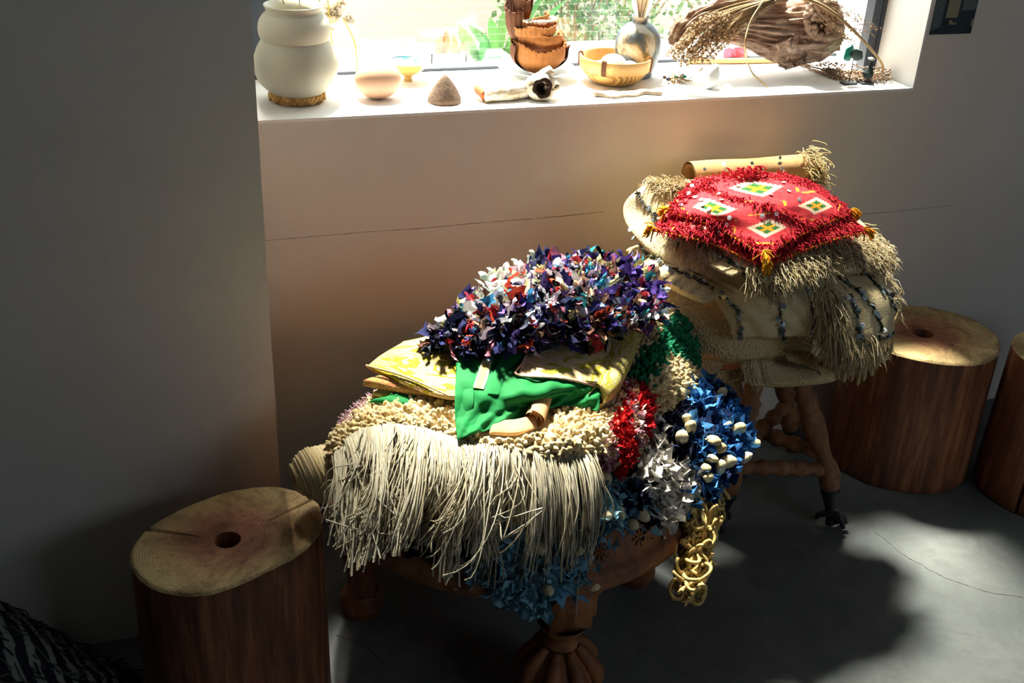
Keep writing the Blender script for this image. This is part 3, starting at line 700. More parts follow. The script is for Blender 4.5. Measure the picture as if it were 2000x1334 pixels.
# --- cream looped rug with long fringe, folded; its striped edge shows right
rC = root('fringed_wool_rug', (.55, 1.60, .465), 'cream looped wool rug with a long white fringe hanging in front', 'rug')
sC = Slab([[(716, 762, .535), (880, 735, .555), (1030, 730, .56), (1160, 735, .56), (1240, 745, .545)],
           [(668, 806, .53), (830, 790, .555), (990, 790, .565), (1150, 790, .56), (1262, 800, .535)],
           [(634, 872, .512), (790, 838, .545), (960, 872, .55), (1110, 872, .55), (1225, 880, .515)]], .07, 90, 50, 5, .004, 45, 4)
sC.put('rug_body', M_base_cream, rC)
def yarn_nubs(name, pts, cols, parent, r=(.0042, .0062), down=.1, part=0, flat=1.):
    p, n = pts; N = len(p); M = frames(p-n*.001, lean(n, down), np.c_[rng.uniform(*r, N), rng.uniform(*r, N), rng.uniform(.9, 1.5, N)*r[1]*1.3*flat]*1.7, tilt=.45)
    V, F_ = ICO2[0]*[.6, .8, 1], ICO2[1]; A = Acc(); A.insts(V, [F_], M, cols); A.put(name, M_yarn, parent, kind='stuff')
p, n = spread(sC, 3600); q = proj(p)
pinkz = (q[:, 0]+ (q[:, 1]-760)*.15 > 1215) | (q[:, 0] < 640+ (860-q[:, 1])*1.05+8)
k = ~pinkz & ~inpoly(q, [(925, 800), (1100, 770), (1085, 840), (1010, 862), (930, 858)]); yarn_nubs('looped_pile', (p[k], n[k]), mixcol(CREAM, k.sum(), .1), rC, (.0040, .0056))
# pink and red ruffled stripes on the right rim
def colP(q, N):
    s = q[:, 0]*.86-q[:, 1]*.1; c = mixcol([srgb(216, 160, 176), srgb(226, 178, 190), srgb(204, 142, 160)], N)
    f = (q[:, 0]-1165)/90.+ (q[:, 1]-800)/260.*-.4
    r_ = mixcol([srgb(196, 28, 34), srgb(178, 20, 30), srgb(210, 48, 46)], N); k = ((f > .25) & (f < .62)) | (f > .85); k &= q[:, 0] > 1100; c[k] = r_[k]
    cr_ = mixcol(CREAM, N); k = (f > .62) & (f < .85) & (rng.random(N) < .6) & (q[:, 0] > 1100); c[k] = cr_[k]; return c
sP = Slab([[(1215, 735, .555), (1250, 750, .55), (1275, 775, .53)], [(1190, 775, .55), (1240, 800, .54), (1268, 830, .505)], [(1165, 850, .535), (1215, 860, .525), (1245, 880, .49)], [(1175, 900, .50), (1205, 920, .49), (1215, 925, .475)]], .04, 40, 30, 4)
sP.put('striped_edge', M_base_cream, rC)
scatter('edge_ruffle', spread(sP, 330), RUFF, (.012, .021), colP, rC, M_rag_o, M_rag_v, 110, .4, .1, 'edge_ruffles')
k = pinkz & (q[:, 0] < 900); pp, nn = p[k][:700], n[k][:700]; A = Acc()
A.tubes(threads(pp, nn, .016, .0007, 4, .3, .5), .0008, 3, mixcol([srgb(220, 176, 190), srgb(234, 200, 206)], len(pp))); A.put('pink_stripe', M_yarn, rC, kind='stuff')
# rolled end of yarn at the left
cl = curve([(640, 905, .50), (615, 912, .485), (592, 925, .47)], 30); A = Acc(); ax = (cl[-1]-cl[0]); 
roll_c = P(618, 926, .437); NR = 64; T = np.linspace(0, 2*np.pi, 26)
axu = np.array([-1., -.12, .03]); axu /= np.linalg.norm(axu); b1 = np.cross(axu, [0, 0, 1]); b1 /= np.linalg.norm(b1); b2 = np.cross(b1, axu)
loops_ = []
for q_ in range(NR):
    s = q_/NR; rr = .045*(1-.62*max(0, (s-.45)/.55)**2.2)*rng.uniform(.96, 1.03); off = (s-.55)*.085+rng.normal()*.001; tl = rng.normal()*.10+.18
    loops_.append(roll_c+axu*(off+np.sin(T)[:, None]*rr*tl)+b1*np.cos(T)[:, None]*rr*.95+b2*np.sin(T)[:, None]*rr*.98)
A.tubes(np.array(loops_), .0030, 6, mixcol([srgb(236, 214, 170), srgb(224, 196, 146)], NR, .08)); 
A.insts(ICO3[0], [ICO3[1]], np.array([np.c_[axu*.040, b1*.040, b2*.040, roll_c]]), srgb(190, 150, 104)); A.put('rolled_yarn_end', M_yarn, rC)
# fringe
def fringe(rootpx, endpx, z0, z1, N, r, cols, kname, parent, k=14, spread_=10, bulge=.02, clump=26, mat=None, wave=.0035):
    ts = np.sort(rng.random(N)); a = polyline(rootpx, 200); b = polyline(endpx, 200); ti = (ts*199).astype(int)
    if clump:
        g = (ts*clump).astype(int); off = rng.normal(size=(clump+1, 2))*spread_*1.3; zc = rng.normal(size=clump+1)*.012; lc = rng.uniform(.8, 1.06, clump+1)
        gc = (g+.5)/clump; ti2 = np.clip(((ts*.45+gc*.55)*199).astype(int), 0, 199)
    else: g = np.zeros(N, int); off = np.zeros((1, 2)); zc = np.zeros(1); lc = np.ones(1); ti2 = ti
    z1a = np.interp(ts, np.linspace(0, 1, len(z1)), z1); z0a = np.interp(ts, np.linspace(0, 1, len(z0)), z0); out = []
    T = np.linspace(0, 1, k)
    for q_ in range(N):
        A_ = P(*(a[ti[q_]]+rng.normal(size=2)*1.5), z0a[q_]); e = b[ti2[q_]]+off[g[q_]]+rng.normal(size=2)*spread_*.7
        B_ = P(*e, z1a[q_]+zc[g[q_]]+rng.normal()*.004); B_ = A_+(B_-A_)*lc[g[q_]]*rng.uniform(.9, 1.04)
        h = B_-A_; p_ = A_+h*T[:, None]*[1, 1, 0]+np.array([0, 0, 1])*(h[2]*(T**1.5))[:, None]
        outd = np.array([h[0]*.5, -1, 0]); outd /= np.linalg.norm(outd); p_ += outd*(np.sin(np.pi*T)**.8*(bulge*rng.uniform(.6, 1.3)))[:, None]
        w1 = rng.normal(size=3); p_ += (np.sin(T*rng.uniform(4, 9)+rng.random()*6)*T*wave*rng.uniform(.4, 1.6))[:, None]*w1; out.append(p_)
    A = Acc(); A.tubes(np.array(out), np.interp(T, [0, .9, 1], [r, r, r*1.5]), 4, mixcol(cols, N, .08)); return A.put(kname, mat or M_yarn, parent, kind='stuff')
FC = [srgb(190, 180, 156), srgb(178, 164, 136), srgb(200, 190, 168)]
RL = [(652, 890), (672, 860), (705, 838), (760, 828), (810, 833), (860, 846), (900, 862), (960, 870), (1010, 873), (1060, 872), (1110, 876), (1160, 888)]
fringe(RL, [(640, 1040), (650, 1080), (690, 1100), (730, 1090), (780, 1080), (830, 1075), (860, 1085), (930, 1085), (1010, 1095), (1060, 1115), (1110, 1105), (1158, 1105)],
       [.505, .53, .545, .55, .55, .545, .525], [.41, .415, .42, .405, .37, .34, .325], 900, .00115, FC, 'long_fringe', rC, spread_=14, wave=.006)
fringe(RL[1:8], [(650, 1010), (690, 1010), (730, 1000), (790, 1020), (830, 1000), (870, 1050), (900, 1060)], [.53, .55, .555, .555, .55], [.455, .455, .45, .44, .42], 520, .00115, FC, 'upper_fringe', rC, spread_=20, bulge=.045, clump=14, wave=.008)
fringe(RL[5:], [(820, 990), (860, 1030), (920, 1050), (980, 1070), (1050, 1090), (1130, 1100), (1170, 1090)], [.55, .545, .53], [.40, .37, .345], 300, .00115, FC, 'side_fringe', rC, spread_=14, bulge=.03, clump=14)
fringe(RL[2:9], [(650, 960), (720, 1060), (700, 990), (860, 1000), (820, 1060), (960, 1040)], [.545, .555, .555, .55], [.44, .44, .43, .42], 150, .0011, FC, 'tangled_fringe', rC, spread_=38, bulge=.06, clump=0, wave=.016)
A = Acc(); pth = curve([(1135, 1110, .36), (1130, 1140, .34), (1127, 1175, .315), (1124, 1215, .29)], 12); A.tubes(pth[None], .0009, 4, FC[0]); A.put('loose_thread', M_yarn, rC)

# --- green and cream tufted rug behind right
rG = root('tufted_wool_rug', (.93, 1.66, .47), 'cream and green tufted rug slumping between the two piles', 'rug')
sG = Slab([[(1235, 600, .60), (1290, 600, .59), (1335, 622, .555), (1350, 650, .52)],
           [(1225, 670, .575), (1285, 680, .565), (1340, 690, .53), (1360, 710, .49)],
           [(1205, 745, .55), (1262, 755, .54), (1325, 755, .51), (1352, 765, .475)],
           [(1200, 810, .52), (1240, 815, .51), (1275, 820, .49), (1290, 825, .47)]], .06, 60, 60, 4, .006, 30, 5)
sG.put('rug_body', M_base_cream, rG)
p, n = spread(sG, 2300); q = proj(p)
g = (np.abs((q[:, 0]-1245)-(740-q[:, 1])*.75) < 26) | ((q[:, 0] > 1225) & (q[:, 1] > 745) & (q[:, 0] < 1262)) | ((q[:, 0] > 1330) & (q[:, 1] < 700)) | inpoly(q, [(1290, 665), (1330, 620), (1365, 650), (1350, 720), (1310, 700)])
c = mixcol(CREAM, len(p)); gg_ = mixcol([srgb(28, 108, 74), srgb(20, 92, 62), srgb(42, 126, 88)], len(p)); c[g] = gg_[g]
yarn_nubs('tufted_pile', (p, n), c, rG, (.0036, .0058), flat=1.3)
scatter('cream_rag', spread(sG, 90, lambda q: (q[:, 0] > 1270)), RAGS, (.022, .034), lambda q, N: mixcol([srgb(226, 204, 160), srgb(236, 220, 184)], N), rG, M_rag_o, M_rag_v, 90, .5, .1)

# --- patterned quilt with green backing
rQ = root('kantha_quilt', (.60, 1.58, .545), 'folded patterned quilt with bright green cotton backing over its front', 'quilt')
def quilt_mat():
    m = MT('printed_quilt', .88, .15); uv = m.tc.outputs['UV']; f = m.noise(7, 3, .5, uv, 1.6); e = m.noise(16, 3, .5, uv, 2.5)
    c = m.ramp(f, [(.36, srgb(196, 172, 118)), (.46, srgb(206, 188, 138)), (.49, srgb(170, 156, 44)), (.58, srgb(160, 146, 38)), (.61, srgb(206, 176, 148)), (.70, srgb(186, 134, 124))], 'CONSTANT')
    ln = m.math('ABSOLUTE', m.math('SUBTRACT', e, .5)); c = m.mix(m.ramp(ln, [(0, (1,)*3), (.012, (0,)*3)]), c, srgb(88, 62, 44))
    st = m.n('ShaderNodeTexWave', wave_type='BANDS', bands_direction='Y'); st.inputs['Scale'].default_value = 22; st.inputs['Distortion'].default_value = 2; m.link(uv, st.inputs[0])
    m.color(c); m.bump(st.outputs[0], .5, .0015); return m.m
M_quilt = quilt_mat()
def brown_mat():
    m = MT('worn_brown_print', .9, .15); f = m.noise(46, 4, .6, None, 1.2); g = m.noise(20, 4, .6)
    c = m.ramp(f, [(.35, srgb(150, 112, 66)), (.48, srgb(196, 160, 96)), (.55, srgb(176, 92, 70)), (.64, srgb(206, 178, 108))]); m.color(c); m.bump(g, .6, .003); return m.m
M_brown = brown_mat()
def loc_slab(name, rows, t, mat, parent, **kw):
    s = Slab(rows, t, **kw); s.put(name, mat, parent); return s
sQ = Slab([[(790, 665, .615), (900, 640, .62), (1040, 625, .63), (1190, 610, .63), (1262, 625, .61)],
           [(745, 690, .603), (880, 690, .612), (1020, 690, .62), (1150, 680, .62), (1255, 660, .60)],
           [(714, 712, .592), (880, 772, .590), (1010, 735, .606), (1150, 742, .608), (1205, 752, .585)]], .014, 90, 40, 6, .0015, 60, 6)
sQ.put('patterned_panel', M_quilt, rQ)
# folded layers below at the left, each a rounded roll of the quilt
loc_slab('folded_layer', [[(800, 690, .60), (900, 690, .60)], [(760, 708, .594), (890, 735, .592)], [(722, 716, .588), (885, 775, .578)]], .020, M_brown, rQ, p=3, nu=40, nv=30, wr=.003)
loc_slab('folded_layer', [[(780, 720, .59), (950, 720, .59)], [(715, 735, .582), (900, 775, .575)], [(706, 750, .572), (880, 790, .562)]], .020, M_brown, rQ, p=3, nu=40, nv=30, wr=.003, seed=4)
loc_slab('folded_layer', [[(800, 750, .575), (950, 740, .575)], [(745, 755, .568), (880, 785, .56)], [(722, 768, .56), (870, 800, .552)]], .012, simple('ochre_print', srgb(206, 170, 92), .9, 60, .35, .5), rQ, p=3, nu=40, nv=24, wr=.002, seed=6)
loc_slab('green_layer', [[(780, 770, .565), (960, 740, .575)], [(735, 776, .560), (900, 800, .56)], [(718, 785, .553), (900, 812, .545)]], .010, M_green, rQ, p=4, nu=50, nv=24, wr=.003, seed=8)
# deep body that fills the fold
loc_slab('folded_layer', [[(850, 690, .60), (1040, 680, .605), (1235, 665, .60)], [(880, 760, .585), (1040, 750, .59), (1215, 745, .585)], [(900, 800, .565), (1040, 790, .57), (1165, 800, .565)]], .034, M_brown, rQ, p=4, nu=50, nv=30)
loc_slab('rolled_edge', [[(1195, 600, .632), (1240, 610, .63), (1262, 640, .60)], [(1180, 660, .622), (1235, 665, .615), (1250, 690, .585)], [(1165, 735, .61), (1205, 745, .60), (1215, 765, .575)], [(1160, 765, .585), (1180, 790, .575), (1185, 800, .56)]], .03, M_quilt, rQ, p=3, nu=30, nv=40)
def drape(u, v, Sg):
    return .006*np.sin(u*9+v*5+1)*v + .004*np.sin(u*21-v*7)*v+.0030*np.sin(u*37+v*15)*v+.0016*wob(Sg, 110, 3)+.002*np.abs(np.sin(u*17-v*11))
sGr = Slab([[(896, 690, .622), (960, 690, .625), (1030, 695, .622), (1110, 700, .62), (1182, 735, .598)],
            [(889, 752, .607), (960, 760, .607), (1035, 765, .605), (1115, 752, .604), (1180, 752, .592)],
            [(889, 812, .582), (955, 806, .579), (1035, 788, .580), (1110, 768, .590), (1172, 775, .58)],
            [(894, 857, .566), (945, 842, .562), (1020, 818, .562), (1095, 792, .572), (1165, 802, .56)]], .003, 110, 70, 14, 0, seed=3, fn=drape)
sGr.put('green_sheet', M_green, rQ)
loc_slab('green_fold', [[(1060, 752, .59), (1120, 748, .595), (1182, 760, .58)], [(1070, 775, .58), (1130, 770, .585), (1176, 785, .567)], [(1080, 800, .56), (1130, 808, .555), (1160, 808, .55)]], .012, M_green, rQ, p=3, nu=40, nv=24, wr=.004, ws=50)
loc_slab('green_fold', [[(890, 700, .615), (905, 700, .618), (925, 697, .62)], [(888, 760, .598), (905, 765, .603), (925, 770, .603)], [(890, 812, .573), (905, 815, .576), (922, 815, .575)]], .006, M_green, rQ, p=3, nu=20, nv=30, wr=.002)
def strip_mat():
    m = MT('embroidered_strip', .85, .2); uv = m.tc.outputs['UV']; sp = m.n('ShaderNodeSeparateXYZ'); m.link(uv, sp.inputs[0])
    zz = m.math('ABSOLUTE', m.math('SUBTRACT', m.math('FRACT', m.math('MULTIPLY', sp.outputs[1], 9.)), .5)); uu = m.math('ABSOLUTE', m.math('SUBTRACT', sp.outputs[0], .5))
    d = m.math('ADD', m.math('MULTIPLY', zz, 1.), m.math('MULTIPLY', uu, 1.6)); ring = m.math('ABSOLUTE', m.math('SUBTRACT', d, .38))
    c = m.mix(m.ramp(ring, [(0, (1,)*3), (.1, (0,)*3)]), srgb(196, 170, 96), srgb(70, 58, 62)); edge = m.ramp(uu, [(.36, (0,)*3), (.38, (1,)*3)])
    c = m.mix(edge, c, srgb(226, 190, 170)); m.color(c); return m.m
hh = [hits([sGr], [(x, y)])[0] for x, y in ((944, 700), (962, 700), (933, 730), (955, 732), (924, 758), (945, 762))]
q_ = [h[0]+h[1]*.0025 for h in hh]
loc_slab('embroidered_strip', [[q_[0], q_[1]], [q_[2], q_[3]], [q_[4], q_[5]]], .002, strip_mat(), rQ, nu=16, nv=30, p=10)
hh = [hits([sGr], [(x, y)])[0] for x, y in ((976, 700), (1000, 700), (962, 735), (985, 738), (952, 770), (975, 772))]; q_ = [h[0]+h[1]*.002 for h in hh]
loc_slab('green_fold', [[q_[0], q_[1]], [q_[2], q_[3]], [q_[4], q_[5]]], .003, M_green, rQ, nu=16, nv=24, p=6)
# patterned patch with a pale pink bound edge
pt = [[(1030, 690), (1100, 675), (1190, 660)], [(1020, 712), (1105, 712), (1190, 705)], [(1012, 736), (1100, 742), (1172, 752)]]
rows = [[(lambda h: h[0]+h[1]*.004)(hits([sQ, sGr], [a])[0]) for a in r] for r in pt]
sPt = Slab(rows, .003, 50, 30, 10); 
def patch_mat():
    m = MT('stitched_floral_patch', .88, .15); uv = m.tc.outputs['UV']; e = m.noise(5.5, 2, .5, uv, 2.2); f = m.noise(4, 2, .5, uv, 1.); ln = m.math('ABSOLUTE', m.math('SUBTRACT', m.math('FRACT', m.math('MULTIPLY', e, 7.)), .5))
    c = m.ramp(f, [(.42, srgb(226, 200, 142)), (.5, srgb(232, 196, 178)), (.58, srgb(176, 168, 56))]); c = m.mix(m.ramp(ln, [(0, (1,)*3), (.10, (0,)*3)]), c, srgb(64, 44, 34)); m.color(c); return m.m
sPt.put('floral_patch', patch_mat(), rQ)
bp_ = np.array([r for r in [rows[0][0], rows[1][0], rows[2][0], rows[2][1], rows[2][2]]]); pth = curve([tuple(x) for x in bp_], 60); A = Acc(); A.tubes(pth[None], .0022+.0005*np.sin(np.arange(60)*2.2), 6, srgb(220, 178, 150)); A.put('bound_edge', M_yarn, rQ)
pth = curve([(715, 714, .594), (790, 735, .595), (880, 774, .593)], 60); A = Acc(); A.tubes(pth[None], .002+.0005*np.sin(np.arange(60)*2.2), 6, srgb(214, 186, 130)); A.put('bound_edge', M_yarn, rQ)
# --- rolled tan cloth
tr_ = root('rolled_cloth', P(1050, 815, .545), 'small rolled tan cloth poking out from under the green quilt', 'cloth')
c0 = P(1043, 818, .572); c1 = c0+np.array([.045, .075, .012]); ax = c1-c0; L_ = np.linalg.norm(ax); ax /= L_; b1 = np.cross(ax, [0, 0, 1]); b1 /= np.linalg.norm(b1); b2 = np.cross(b1, ax)
T = np.linspace(0, 4.6*np.pi, 90); rr = .006+.014*(T/T[-1]); sec = b1*np.cos(T)[:, None]*rr[:, None]+b2*np.sin(T)[:, None]*rr[:, None]*.85
V = np.vstack([c0+sec-ax*.004*np.cos(T)[:, None], c0+sec+ax*L_*.5, c1+sec*1.15]); i = np.arange(89); A = Acc(); A.add(V, [np.vstack([np.c_[i+90*k, i+1+90*k, i+91+90*k, i+90+90*k] for k in range(2)])]); A.put('roll', M_tan, tr_)
loc_slab('loose_end', [[(960, 826, .568), (1005, 818, .571), (1048, 808, .575)], [(955, 846, .560), (1005, 848, .561), (1050, 834, .563)]], .006, M_tan, tr_, nu=30, nv=16, wr=.004, p=4)

# --- multicoloured rag rug on top
rT = root('rag_rug', (.68, 1.55, .63), 'multicoloured shaggy rag rug of knotted scraps, topmost on the table pile', 'rug')
sT = Slab([[(960, 548, .69), (1055, 515, .70), (1150, 505, .705), (1235, 510, .70), (1285, 545, .68)],
           [(885, 612, .665), (1000, 595, .69), (1110, 588, .695), (1210, 588, .69), (1288, 610, .665)],
           [(832, 662, .635), (940, 668, .655), (1050, 664, .66), (1165, 652, .655), (1262, 650, .635)]], .055, 80, 46, 5, .006, 35, 9)
sT.put('rug_body', M_base_dark, rT)
PAL = [srgb(38, 40, 86), srgb(30, 32, 62), srgb(88, 70, 140), srgb(120, 96, 170), srgb(200, 60, 66), srgb(228, 86, 60), srgb(226, 222, 230), srgb(214, 190, 206), srgb(206, 130, 150),
       srgb(20, 20, 26), srgb(16, 18, 22), srgb(44, 110, 150), srgb(56, 140, 150), srgb(226, 214, 150), srgb(106, 70, 60), srgb(120, 36, 60), srgb(150, 170, 210), srgb(230, 230, 226), srgb(54, 44, 110), srgb(178, 140, 116)]
def colT(q, N):
    c = mixcol(PAL, N, .1); wv = mixcol([srgb(232, 232, 226), srgb(206, 222, 208), srgb(228, 214, 214), srgb(222, 222, 190)], N)
    k = inpoly(q, [(930, 500), (1060, 490), (1060, 545), (1000, 600), (930, 600)]) & (rng.random(N) < .8); c[k] = wv[k]
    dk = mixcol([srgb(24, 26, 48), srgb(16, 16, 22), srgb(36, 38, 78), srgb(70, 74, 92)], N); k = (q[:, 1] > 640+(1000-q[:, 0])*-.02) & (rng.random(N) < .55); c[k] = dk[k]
    pu = mixcol([srgb(76, 54, 130), srgb(100, 76, 160), srgb(44, 34, 90)], N); k = inpoly(q, [(1170, 490), (1290, 500), (1300, 590), (1190, 600)]) & (rng.random(N) < .5); c[k] = pu[k]
    return c
scatter('rag_strip', spread(sT, 1500), RAGS, (.018, .046), colT, rT, M_rag_o, M_rag_v, 290, .75, .05, 'rag_pile')

# ================================================================== pile on the claw-foot stool
rK = root('knitted_blanket', (1.22, 1.74, .414), 'cream knitted blanket at the bottom of the stool pile, with a tassel', 'blanket')
sK = Slab([[(1222, 470, .64), (1320, 450, .66), (1450, 440, .665), (1580, 440, .66), (1700, 480, .62)],
           [(1262, 545, .60), (1350, 540, .61), (1460, 560, .61), (1590, 560, .60), (1735, 540, .57)],
           [(1318, 625, .545), (1400, 640, .55), (1500, 650, .545), (1600, 650, .535), (1752, 610, .52)],
           [(1345, 690, .50), (1425, 700, .505), (1510, 700, .50), (1600, 695, .49), (1730, 680, .47)]], .07, 90, 70, 5, .003, 30, 11)
sK.put('knitted_body', M_knit, rK)
loc_slab('rolled_fold', [[(1322, 620, .545), (1400, 650, .53), (1480, 672, .52), (1560, 680, .515)], [(1345, 672, .505), (1420, 690, .50), (1500, 700, .49), (1600, 700, .48)], [(1372, 728, .462), (1440, 715, .468), (1530, 700, .468), (1640, 712, .45)]], .055, M_knit, rK, p=3, nu=60, nv=40, wr=.003)
def tube_px(name, pts, r, mat, parent, k=60, col_=(1, 1, 1), sides=6, kind=None):
    A = Acc(); pth = curve(pts, k); A.tubes(pth[None], r, sides, col_, cap=True); return A.put(name, mat, parent, kind=kind)
sH = Slab([[(1345, 715, .46), (1420, 722, .46), (1500, 702, .462), (1560, 690, .462), (1640, 700, .45), (1730, 690, .44)],
           [(1352, 740, .445), (1420, 748, .442), (1500, 718, .45), (1565, 698, .452), (1650, 722, .43), (1745, 700, .43)]], .008, 60, 16, 3); sH.put('lower_hem', M_knit, rK)
hem = [(1385, 752, .440), (1430, 735, .444), (1480, 712, .452), (1525, 694, .458), (1560, 690, .458), (1610, 700, .45), (1650, 724, .432)]
tube_px('dark_piping', [(a, b, c-.002) for a, b, c in hem], .0016, simple('dark_piping', srgb(34, 26, 60), .8), rK)
c = curve(hem, 260); n0 = np.tile([-.1, -.75, -.45], (260, 1)); A = Acc()
A.tubes(threads(c, n0, .020, .001, 4, .3, .35), .0008, 3, mixcol(CREAM, 260)); cL = curve([(1350, 742, .45), (1385, 752, .442), (1420, 740, .445)], 200); A.tubes(threads(cL, np.tile([-.6, -.7, -.3], (200, 1)), .03, .001, 4, .3, .4), .0008, 3, mixcol([srgb(216, 178, 120), srgb(226, 196, 140)], 200)); A.put('hem_fringe', M_yarn, rK, kind='stuff')
def tassel(name, top, L, wd, N, cols, parent, r=.0009, knot=.004):
    A = Acc(); top = np.array(top); T = np.linspace(0, 1, 6); th = rng.random(N)*6.28; rr = np.sqrt(rng.random(N))*wd
    p = top+np.array([0, 0, -1.])*L*T[None, :, None]*rng.uniform(.85, 1.05, (N, 1, 1)); p = np.broadcast_to(p, (N, 6, 3)).copy()
    sp = (T**.6)[None, :]*rr[:, None]; p[:, :, 0] += np.cos(th)[:, None]*sp; p[:, :, 1] += np.sin(th)[:, None]*sp
    A.tubes(p, r, 4, mixcol(cols, N)); A.insts(ICO2[0], [ICO2[1]], np.array([np.c_[np.eye(3)*knot, top]]), cols[0]); return A.put(name, M_yarn, parent)
tassel('tassel', P(1480, 735, .452), .030, .011, 120, CREAM, rK, knot=.004)
A = Acc(); t0 = P(1612, 708, .448)
A.tubes(threads(np.tile(t0, (60, 1))+rng.normal(size=(60, 3))*.004, np.tile([0, 0, -1.], (60, 1)), .024, .001, 4, .1, .1), .0011, 4, mixcol([srgb(150, 20, 50)], 60)); A.put('red_tag', M_yarn, rK)

rW = root('sequinned_blanket', (1.30, 1.80, .50), 'folded cream wool blanket with rows of sequins and shaggy fringes, on the stool pile', 'blanket')
def dW(u, v, Sg): return .007*np.sin(u*11+v*3)*v+.005*np.sin(v*16+u*5)+.003*np.sin(u*29-v*13)+.0025*wob(Sg, 70, 8)
sW = Slab([[(1264, 352, .765), (1350, 345, .78), (1440, 340, .785), (1530, 330, .79), (1592, 372, .765)],
           [(1208, 400, .712), (1330, 420, .735), (1450, 440, .74), (1560, 445, .735), (1682, 452, .71)],
           [(1250, 482, .660), (1350, 520, .665), (1470, 535, .67), (1600, 540, .665), (1735, 512, .64)],
           [(1372, 570, .618), (1440, 580, .635), (1520, 590, .632), (1620, 600, .615), (1760, 570, .59)],
           [(1438, 652, .568), (1500, 660, .566), (1585, 662, .558), (1650, 690, .535), (1755, 655, .53)]], .045, 110, 90, 4, 0, seed=3, fn=dW)
sW.put('blanket_body', M_felt, rW)
sW2 = Slab([[(1300, 400, .745), (1400, 420, .752), (1500, 420, .758), (1600, 400, .752), (1660, 400, .735)],
            [(1290, 450, .718), (1390, 480, .722), (1490, 510, .722), (1600, 480, .722), (1735, 470, .692)],
            [(1330, 500, .695), (1400, 510, .70), (1500, 552, .692), (1620, 530, .69), (1742, 520, .665)]], .03, 80, 50, 4, .003, 25, 5); sW2.put('upper_fold', M_felt, rW)
sW3 = Slab([[(1590, 530, .672), (1660, 520, .668), (1735, 525, .648)], [(1600, 580, .64), (1680, 580, .635), (1758, 580, .615)], [(1640, 650, .58), (1700, 645, .585), (1756, 632, .572)], [(1665, 680, .555), (1712, 672, .56), (1748, 655, .555)]], .03, 50, 60, 3, .004, 25, 6); sW3.put('side_fold', M_felt, rW)
allW = [sW, sW2, sW3, sK]
# brown rolled flat-weave at the back, against the wall
ra, rb_ = P(1350, 335, .80), P(1560, 312, .81); ra[1] = min(ra[1], 1.95); rb_[1] = min(rb_[1], 1.95)
ra, rb_ = W(1345, 345, 1.945), W(1572, 330, 1.955)
rR = root('rolled_flatweave', (ra+rb_)/2-[0, 0, .03], 'rolled tan flat-woven cloth with sequins leaning on the wall behind the red cloth', 'cloth')
ax = rb_-ra; Lr = np.linalg.norm(ax); ax /= Lr; b1 = np.cross(ax, [0, 0, 1]); b1 /= np.linalg.norm(b1); b2 = np.cross(b1, ax); T = np.linspace(0, 2*np.pi*1.9, 80); rr = .024+.010*T/T[-1]
sec = b1*np.cos(T)[:, None]*rr[:, None]+b2*np.sin(T)[:, None]*rr[:, None]; V = np.vstack([ra+ax*Lr*s+sec*(1+.03*math.sin(s*9)) for s in np.linspace(0, 1, 12)]); i = np.arange(79)
A = Acc(); A.add(V, [np.vstack([np.c_[i+80*k, i+1+80*k, i+81+80*k, i+80+80*k] for k in range(11)])]); A.put('roll', simple('tan_flatweave', srgb(188, 144, 96), .9, 90, .25, .4), rR)

# sequin discs
def disc(n=10):
    th = np.linspace(0, 2*np.pi, n, endpoint=False); V = np.vstack([[0, 0, .1], np.c_[np.cos(th), np.sin(th), 0*th], np.c_[np.cos(th), np.sin(th), 0*th-.12]])
    i = np.arange(n); j = (i+1) % n; return mesh('sequin', V, [np.c_[0*i, 1+i, 1+j], np.c_[1+i, 1+n+i, 1+n+j, 1+j]], smooth=False)
D_ = disc(); D_.materials.append(M_obj_shiny)
SEQC = [srgb(228, 226, 220), srgb(190, 196, 200), srgb(120, 128, 136), srgb(84, 92, 98), srgb(210, 190, 140), srgb(60, 70, 74), srgb(150, 168, 180), srgb(70, 110, 96)]
def sequins(lines, slabs, parent, step=7.0, r=.0060, wj=2.5, cols=SEQC, lift=.003, tilt=.45):
    pp, nn = [], []
    for L in lines:
        d = np.linalg.norm(np.diff(np.array(L, float), axis=0), axis=1).sum(); q = polyline(L, max(2, int(d/step))); q = q+rng.normal(size=q.shape)*wj
        for h in hits(slabs, q): pp.append(h[0]+h[1]*lift*rng.uniform(.6, 1.6)); nn.append(h[1])
    pp, nn = np.array(pp), np.array(nn); pieces('sequin', [D_], frames(pp, nn, rng.uniform(.75, 1.15, len(pp))*r, tilt=tilt), mixcol(cols, len(pp)), parent)
def cord(lines, slabs, parent, name='sequin_cord', r=.0022, c=srgb(66, 66, 60)):
    A = Acc()
    for L in lines:
        h = hits(slabs, polyline(L, 40)); 
        if len(h) < 4: continue
        p = np.array([a[0]+a[1]*.0015 for a in h])+rng.normal(size=(len(h), 3))*.0008; A.tubes(p[None], r*(.7+.5*rng.random(len(p))), 5, c)
        k = rng.integers(0, len(p), 120); A.tubes(threads(p[k], np.array([a[1] for a in h])[k], .006, .0004, 3, .2, .8), .0005, 3, mixcol([srgb(120, 116, 100), srgb(190, 180, 150)], 120))
    A.put(name, M_yarn, parent, kind='stuff')
